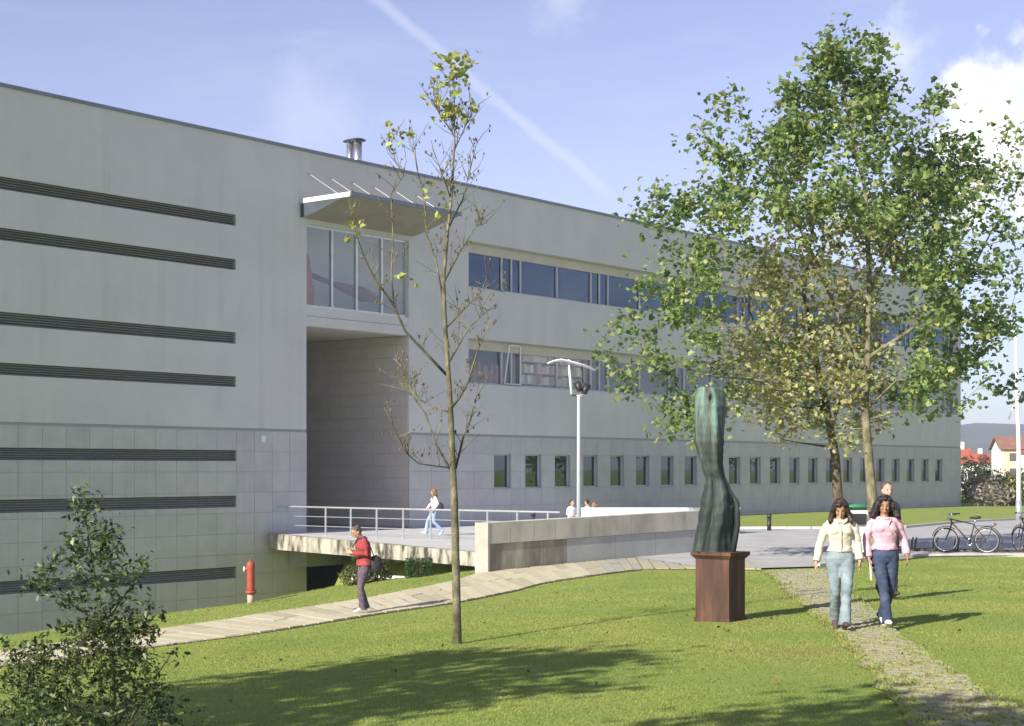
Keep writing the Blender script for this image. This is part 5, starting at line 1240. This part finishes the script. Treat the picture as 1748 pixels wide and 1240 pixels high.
# joints of a woman striding toward -Y (1.65 m)
def stride(fr='R', ph=.26, hh=1.65):
    J = dict(pelvis=(0, 0, .93), waist=(0, 0, 1.06), chest=(0, -.01, 1.245), neck=(0, 0, 1.40), head=(0, -.03, 1.525), shL=(.165, 0, 1.345), shR=(-.165, 0, 1.345), hiL=(.085, 0, .88), hiR=(-.085, 0, .88))
    f, b = ('R', 'L') if fr == 'R' else ('L', 'R'); sx_ = {'R': -1, 'L': 1}
    J.update({'kn'+f: (sx_[f]*.062, -ph*.8, .51), 'an'+f: (sx_[f]*.030, -ph, .10), 'to'+f: (sx_[f]*.045, -ph-.15, .11), 'kn'+b: (sx_[b]*.062, -.04, .48), 'an'+b: (sx_[b]*.035, ph*.95, .15), 'to'+b: (sx_[b]*.045, ph*.95-.12, .03)})
    return J
M_cream = mat('cream_jacket_cloth', (.52, .47, .37), (.60, .55, .45), 9, .85); M_jean_lt = mat('light_denim', (.13, .18, .20), (.26, .32, .33), 5, .85, c3=(.19, .245, .265)); M_jean_dk = mat('dark_denim', (.022, .032, .07), (.065, .085, .145), 5, .85, c3=(.038, .053, .10))
M_pink = mat('pink_knit', (.56, .33, .40), (.64, .42, .49), 12, .9); M_lilac = mat('lilac_knit', (.58, .48, .66), (.64, .55, .72), 12, .9)
M_shoe_dk = mat('dark_shoe', (.05, .03, .03), (.09, .05, .05), 6, .5); M_shoe_lt = mat('light_shoe', (.68, .64, .60), (.76, .72, .68), 6, .6)
# woman in cream jacket
w1p = G(1440, 1080); J = stride('L', .24)
J.update(elL=(.215, .03, 1.10), wrL=(.235, -.03, .875), haL=(.235, -.06, .78), elR=(-.245, .0, 1.10), wrR=(-.30, -.05, .86), haR=(-.31, -.07, .77))
pw1, Jw, hpw = person('woman walking in cream zip jacket and light blue jeans, head bowed', (w1p.x, w1p.y+.2, w1p.z), R(-6), J, dict(skin=M_skin, hair=M_hair_br, hairstyle='long', bulk=1.02, hlen=.20, legs=M_jean_lt, top=M_cream, shoes=M_shoe_dk, flare=.018, sleeve=.012, hem=-.03, pitch=R(27), yaw=R(-6), wide=1.0), 1.0)
MB().loft([Vector((.0, -.128, .99)), Vector((0, -.126, 1.10)), Vector((0, -.150, 1.24)), Vector((0, -.100, 1.36))], [.006]*4, n=6).obj('zip', mat('zip_cream', (.5, .45, .36)), pw1)
col_ = MB()
for s in (-1, 1): col_.loft([(s*.015, -.105, 1.345), (s*.06, -.075, 1.375), (s*.085, .0, 1.40), (s*.04, .07, 1.41)], [(.022, .008), (.026, .009), (.024, .009), (.02, .008)], n=8)
col_.obj('collar', M_cream, pw1, True)
# woman in pink top
w2p = G(1516, 1077); J = stride('R', .22)
J['head'] = (.0, -.015, 1.535)
J.update(elR=(-.225, .03, 1.10), wrR=(-.215, -.07, .88), haR=(-.215, -.10, .79), elL=(.25, .05, 1.11), wrL=(.255, -.10, .91), haL=(.25, -.16, .83))
pw2, Jp, hpp = person('woman walking in pink wrap top and dark blue jeans with curly black hair', (w2p.x, w2p.y+.2, w2p.z), R(4), J, dict(skin=M_skin2, hair=M_hair_dk, hairstyle='curly', bulk=1.2, hlen=.17, legs=M_jean_dk, top=M_pink, cname='wrap_top', shoes=M_shoe_lt, flare=.004, sleeve=.008, hem=-.04, pitch=R(10), yaw=R(-14), curl=.8), 1.015)
MB().loft([(-.06, -.095, 1.37), (-.02, -.128, 1.31), (.05, -.158, 1.24), (.10, -.128, 1.17)], [(.006, .009)]*4, n=6).obj('neckline_trim', mat('wrap_trim', (.72, .56, .55)), pw2)
MB().loft([(0.05, -.10, 1.36), (0.02, -.128, 1.305), (0, -.14, 1.275)], [(.004, .008)]*3, n=6).obj('neckline_trim', MATS['wrap_trim'], pw2)
MB().torus((0, 0, .99), .155, .014, (1, 0, 0), (0, .70, 0), 28, 6).obj('waist_band', mat('pink_belt', (.36, .10, .20)), pw2, True)
hand = Vector(J['haR']); pr = MB().loft([hand+Vector((-.0, -.02, .05)), hand+Vector((.01, -.03, -.17))], [(.015, .010), (.015, .010)], n=8).obj('rolled_paper', mat('paper_white', (.55, .53, .50)), None)
pr.location = pw2.location; pr.rotation_euler = pw2.rotation_euler; tag(pr, 'short white rolled paper held in the hand of the woman in pink', 'paper roll')
# man in red jacket reading, seen from the side
mp_ = G(622, 1050); J = stride('L', .10)
J.update(pelvis=(0, .0, .95), waist=(0, .0, 1.09), chest=(0, -.035, 1.28), neck=(0, -.075, 1.43), head=(0, -.155, 1.545), shL=(.18, -.05, 1.37), shR=(-.18, -.05, 1.37), hiL=(.09, 0, .90), hiR=(-.09, 0, .90),
         knL=(.085, -.10, .50), anL=(.08, -.06, .10), toL=(.08, -.22, .04), knR=(-.085, -.05, .50), anR=(-.09, .06, .10), toR=(-.09, -.09, .04),
         elL=(.235, -.03, 1.12), wrL=(.09, -.27, 1.15), haL=(.03, -.34, 1.17), elR=(-.235, -.03, 1.12), wrR=(-.09, -.27, 1.16), haR=(-.03, -.34, 1.18))
M_redj = mat('red_jacket_cloth', (.23, .032, .034), (.33, .06, .058), 6, .85)
pm, Jm, hpm = person('man in red jacket standing on the path, looking down at his hands', (mp_.x, mp_.y, mp_.z+.035), R(-66), J, dict(skin=M_skin, hair=mat('hair_greying', (.05, .035, .028), (.10, .075, .06), 30, .5), hairstyle='short', female=False, legs=mat('plum_trousers', (.075, .055, .075), (.13, .095, .125), 6, .85), tname='trousers', top=M_redj, shoes=M_shoe_lt, hem=-.13, wide=1.22, pitch=R(32), curl=.8, flare=.012, sleeve=.014), .975)
MB().torus((0, -.05, 1.40), .095, .028, (1, 0, 0), (0, .85, .25), 20, 8).obj('collar', M_redj, pm, True)
bag = thing('shoulder_bag', 'black shoulder bag slung on the hip of the man in red', 'bag', tuple(pm.location), R(-66))
g_ = MB(); g_.loft([(.13, .13, 1.06), (.13, .16, 1.0), (.13, .185, .90), (.13, .17, .80), (.13, .14, .76)], [(.06, .04), (.115, .07), (.14, .08), (.12, .07), (.06, .04)], axis=(0, 1, 0), n=14)
remeshed(g_, .014, 2, 'bag_body', mat('black_bag', (.02, .018, .022), (.045, .04, .045), 6, .6), bag, .006)
MB().loft([(.16, .13, 1.05), (.215, .06, 1.20), (.20, .0, 1.34), (.12, -.02, 1.43), (.03, -.16, 1.37), (-.08, -.20, 1.22), (-.19, -.09, 1.08), (-.12, .10, 1.02), (.1, .14, 1.03)], [(.02, .006)]*9, n=6).obj('strap', MATS['black_bag'], bag, True)
# woman crossing the bridge
wb = at(742, 909, 54); J = stride('R', .30)
J.update(elL=(.21, .10, 1.12), wrL=(.21, -.05, .92), haL=(.20, -.1, .84), elR=(-.21, -.08, 1.12), wrR=(-.20, -.25, .95), haR=(-.20, -.31, .89))
pb_, Jb, hpb = person('woman with light brown hair in white top and blue jeans crossing the bridge', (wb.x, 54, DZ), R(-82), J, dict(skin=M_skin, hair=M_hair_lt, hairstyle='long', hlen=.3, legs=mat('sky_denim', (.20, .30, .46), (.32, .42, .58), 5, .85), top=mat('white_blouse', (.72, .70, .68), (.78, .76, .74), 5, .85), cname='blouse', shoes=M_shoe_lt, flare=.02, pitch=R(5)), .96, False)
hbg = thing('handbag', 'black handbag at the back of the woman crossing the bridge', 'handbag', tuple(pb_.location), R(-82))
MB().loft([(.18, .12, 1.12), (.19, .16, 1.02), (.19, .17, .92), (.18, .14, .84)], [(.06, .03), (.12, .05), (.13, .05), (.08, .03)], axis=(0, 1, 0), n=12).obj('bag_body', MATS['black_bag'], hbg, True)
MB().loft([(.18, .12, 1.12), (.19, .05, 1.35), (.17, -.03, 1.39), (.15, .08, 1.2)], [(.012, .006)]*4, n=6).obj('strap', MATS['black_bag'], hbg, True)
# person behind the woman in pink
bp2 = at(1513, 822, 25.5); gz = h1(bp2.x, 25.5, False); J = stride('L', .16)
J.update(shL=(.15, 0, 1.345), shR=(-.15, 0, 1.345), elL=(.19, .04, 1.1), wrL=(.19, -.03, .88), haL=(.19, -.06, .79), elR=(-.19, .04, 1.1), wrR=(-.19, -.03, .88), haR=(-.19, -.06, .79))
sc_b = (bp2.z-gz)/1.65
person('man in dark coat mostly hidden behind the woman in pink', (bp2.x, 25.5, gz), R(10), J, dict(skin=mat('skin_rosy', (.50, .30, .24)), hair=mat('hair_grey_blond', (.07, .05, .036), (.12, .085, .06), 20, .6), hairstyle='short', female=False, legs=mat('charcoal_trousers', (.03, .03, .035), (.05, .05, .06), 5, .9), tname='trousers', top=mat('dark_coat', (.022, .03, .04), (.05, .06, .07), 5, .85), cname='coat', shoes=M_shoe_dk, hem=-.2, wide=.98), min(1.14, sc_b), False)
# people in white by the parapet
J0 = stride('L', .05); J0.update(elL=(.23, .0, 1.1), wrL=(.14, -.16, 1.02), haL=(.06, -.2, 1.02), elR=(-.23, .0, 1.1), wrR=(-.14, -.16, 1.02), haR=(-.06, -.2, 1.02))
for (px, py, d, rz_, lab, hr_, st_) in ((976, 853, 51.5, 40, 'dark haired person in white coat standing left of the lamp post behind the wall', M_hair_dk, 'short'), (1003, 853, 57.5, -120, 'far person in white behind the white parapet, right of the lamp post', M_hair_br, 'short'), (1014, 857, 59, 60, 'smallest far person in white behind the parapet, right of another', M_hair_lt, 'long')):
    p = at(px, py, d); k = min(1.05, max(.85, (p.z-DZ)/1.65))
    person(lab, (p.x, d, p.z-1.65*k), R(rz_), J0, dict(skin=M_skin, hair=hr_, hairstyle=st_, hlen=.15, legs=mat('pale_trousers', (.55, .54, .5)), tname='trousers', top=MATS['white_blouse'], cname='coat', shoes=M_shoe_dk, hem=-.25, wide=1.1), k, False)

# ------------------------------------------------------------------ houses beyond
M_roof_red = mat('roof_tiles_red', (.30, .07, .045), (.42, .12, .08), 1.5, .85, bump=.3, bscale=6); M_roof_br = mat('roof_tiles_brown', (.20, .10, .08), (.28, .15, .11), 1.5, .85)
M_pane = mat('far_window', (.10, .10, .11), rough=.2)
def house(lab, px0, px1, pyb, pye, pyr, d, rz, dep, wallm, roofm, nwin, rows, name='house'):
    a, b = at(px0, pyb, d), at(px1, pyb, d); w = b.x-a.x; zb = h1(a.x, d)-.3; o = thing(name, lab, 'house', (a.x, d, zb), rz)
    ze = at(0, pye, d).z-zb; zr = at(0, pyr, d).z-zb
    MB().box((0, 0, 0), (w, dep, ze)).add([(0, 0, ze), (0, dep, ze), (0, dep/2, zr-.05), (w, 0, ze), (w, dep, ze), (w, dep/2, zr-.05)], [(0, 2, 1), (3, 4, 5)]).obj('wall', wallm, o)
    rf = MB().add([(-.25, -.35, ze-.1), (w+.25, -.35, ze-.1), (w+.25, dep/2, zr), (-.25, dep/2, zr), (-.25, dep+.35, ze-.1), (w+.25, dep+.35, ze-.1), (-.25, -.35, ze+.08), (w+.25, -.35, ze+.08), (w+.25, dep/2, zr+.2), (-.25, dep/2, zr+.2), (-.25, dep+.35, ze+.08), (w+.25, dep+.35, ze+.08)],
                  [(0, 3, 2, 1), (3, 4, 5, 2), (6, 7, 8, 9), (9, 8, 11, 10), (0, 1, 7, 6), (4, 10, 11, 5), (0, 6, 9, 3), (3, 9, 10, 4), (1, 2, 8, 7), (2, 5, 11, 8)]).obj('roof', roofm, o)
    MB().box((w*.6, dep*.5-.3, zr-.5), (w*.6+.5, dep*.5+.3, zr+.9)).obj('chimney', wallm, rf)
    for r in range(rows):
        for k in range(nwin):
            x = w*(k+.5)/nwin; z = 1.2+r*2.7
            if z+1.2 > ze: continue
            f = MB().box((x-.45, -.03, z), (x+.45, .05, z+1.2)).obj('window', M_white, o); MB().box((x-.38, -.045, z+.07), (x+.38, -.032, z+1.13)).obj('pane', M_pane, f)
    return o
M_yel = mat('yellow_render', (.62, .50, .30), (.68, .56, .35), 1, .85)
house('white house with bright red roof just right of the grey building', 1630, 1667, 850, 790, 768, 175, 0, 7, M_white, M_roof_red, 2, 2)
house('far low house with dull red roof between white house and yellow block', 1664, 1697, 850, 789, 776, 230, 0, 8, M_white, M_roof_red, 4, 2)
ab_c = at(1709.5, 850, 186); ab_l = at(1692.5, 850, 193); ab = thing('apartment_block', 'yellow apartment block with white gable end and brown roof behind the shrubs', 'apartment block', (ab_c.x, ab_c.y, h1(ab_c.x, ab_c.y)-.3))
gv = Vector((ab_l.x-ab_c.x, ab_l.y-ab_c.y, 0)); gl_ = gv.length; gd = gv/gl_; ld = Vector((-gd.y, gd.x, 0)) if -gd.y > 0 else Vector((gd.y, -gd.x, 0)); ld = (ld+Vector((.35, -.1, 0))).normalized(); LB = 12
ze = at(0, 765, 186).z-ab.location.z; zr = at(0, 748, 189).z-ab.location.z
def q3(a, l, z): p = gd*a+ld*l; return (p.x, p.y, z)
MB().add([q3(0, 0, 0), q3(gl_, 0, 0), q3(gl_, 0, ze), q3(gl_/2, 0, zr-.1), q3(0, 0, ze), q3(0, .2, 0), q3(gl_, .2, 0), q3(gl_, .2, ze), q3(gl_/2, .2, zr-.1), q3(0, .2, ze)], [(0, 1, 2, 3, 4), (9, 8, 7, 6, 5), (0, 5, 6, 1), (1, 6, 7, 2), (2, 7, 8, 3), (3, 8, 9, 4), (4, 9, 5, 0)]).obj('gable_wall', M_white, ab)
MB().add([q3(.02, .21, 0), q3(gl_, .21, 0), q3(gl_, LB, 0), q3(.02, LB, 0), q3(.02, .21, ze), q3(gl_, .21, ze), q3(gl_, LB, ze), q3(.02, LB, ze)], [(3, 2, 1, 0), (4, 5, 6, 7), (0, 1, 5, 4), (1, 2, 6, 5), (2, 3, 7, 6), (3, 0, 4, 7)]).obj('side_wall', M_yel, ab)
for a0, a1 in ((-.4, gl_/2), (gl_+.4, gl_/2)):
    MB().add([q3(a0, -.3, ze-.15), q3(a1, -.3, zr), q3(a1, LB+.3, zr), q3(a0, LB+.3, ze-.15), q3(a0, -.3, ze+.05), q3(a1, -.3, zr+.2), q3(a1, LB+.3, zr+.2), q3(a0, LB+.3, ze+.05)], [(0, 1, 2, 3), (7, 6, 5, 4), (0, 4, 5, 1), (1, 5, 6, 2), (2, 6, 7, 3), (3, 7, 4, 0)]).obj('roof', M_roof_br, ab)
for r in range(2):
    for k in range(4):
        l0 = .9+k*1.7; z = ze-1.5-r*1.75
        f = MB().add([q3(.02, l0, z), q3(.02, l0+.8, z), q3(.02, l0+.8, z+.9), q3(.02, l0, z+.9), q3(-.05, l0, z), q3(-.05, l0+.8, z), q3(-.05, l0+.8, z+.9), q3(-.05, l0, z+.9)], [(0, 1, 2, 3), (7, 6, 5, 4), (0, 4, 5, 1), (1, 5, 6, 2), (2, 6, 7, 3), (3, 7, 4, 0)]).obj('window', M_pane, ab)
house('pale house cut off by the right edge behind the mast', 1743, 1790, 850, 772, 758, 185, 0, 8, M_white, M_roof_red, 3, 3)

# ------------------------------------------------------------------ air: far hills fade to blue
hzm = bpy.data.materials.new('air'); hzm.use_nodes = True; t = hzm.node_tree; t.nodes.clear(); o_ = N(t, 'ShaderNodeOutputMaterial'); pv = N(t, 'ShaderNodeVolumePrincipled')
pv.inputs['Color'].default_value = (.80, .88, 1, 1); pv.inputs['Density'].default_value = .00030; t.links.new(pv.outputs[0], o_.inputs['Volume'])
tag(MB().box((-5600, -5600, -7), (5600, 5600, 95)).obj('haze', hzm), kind='stuff')
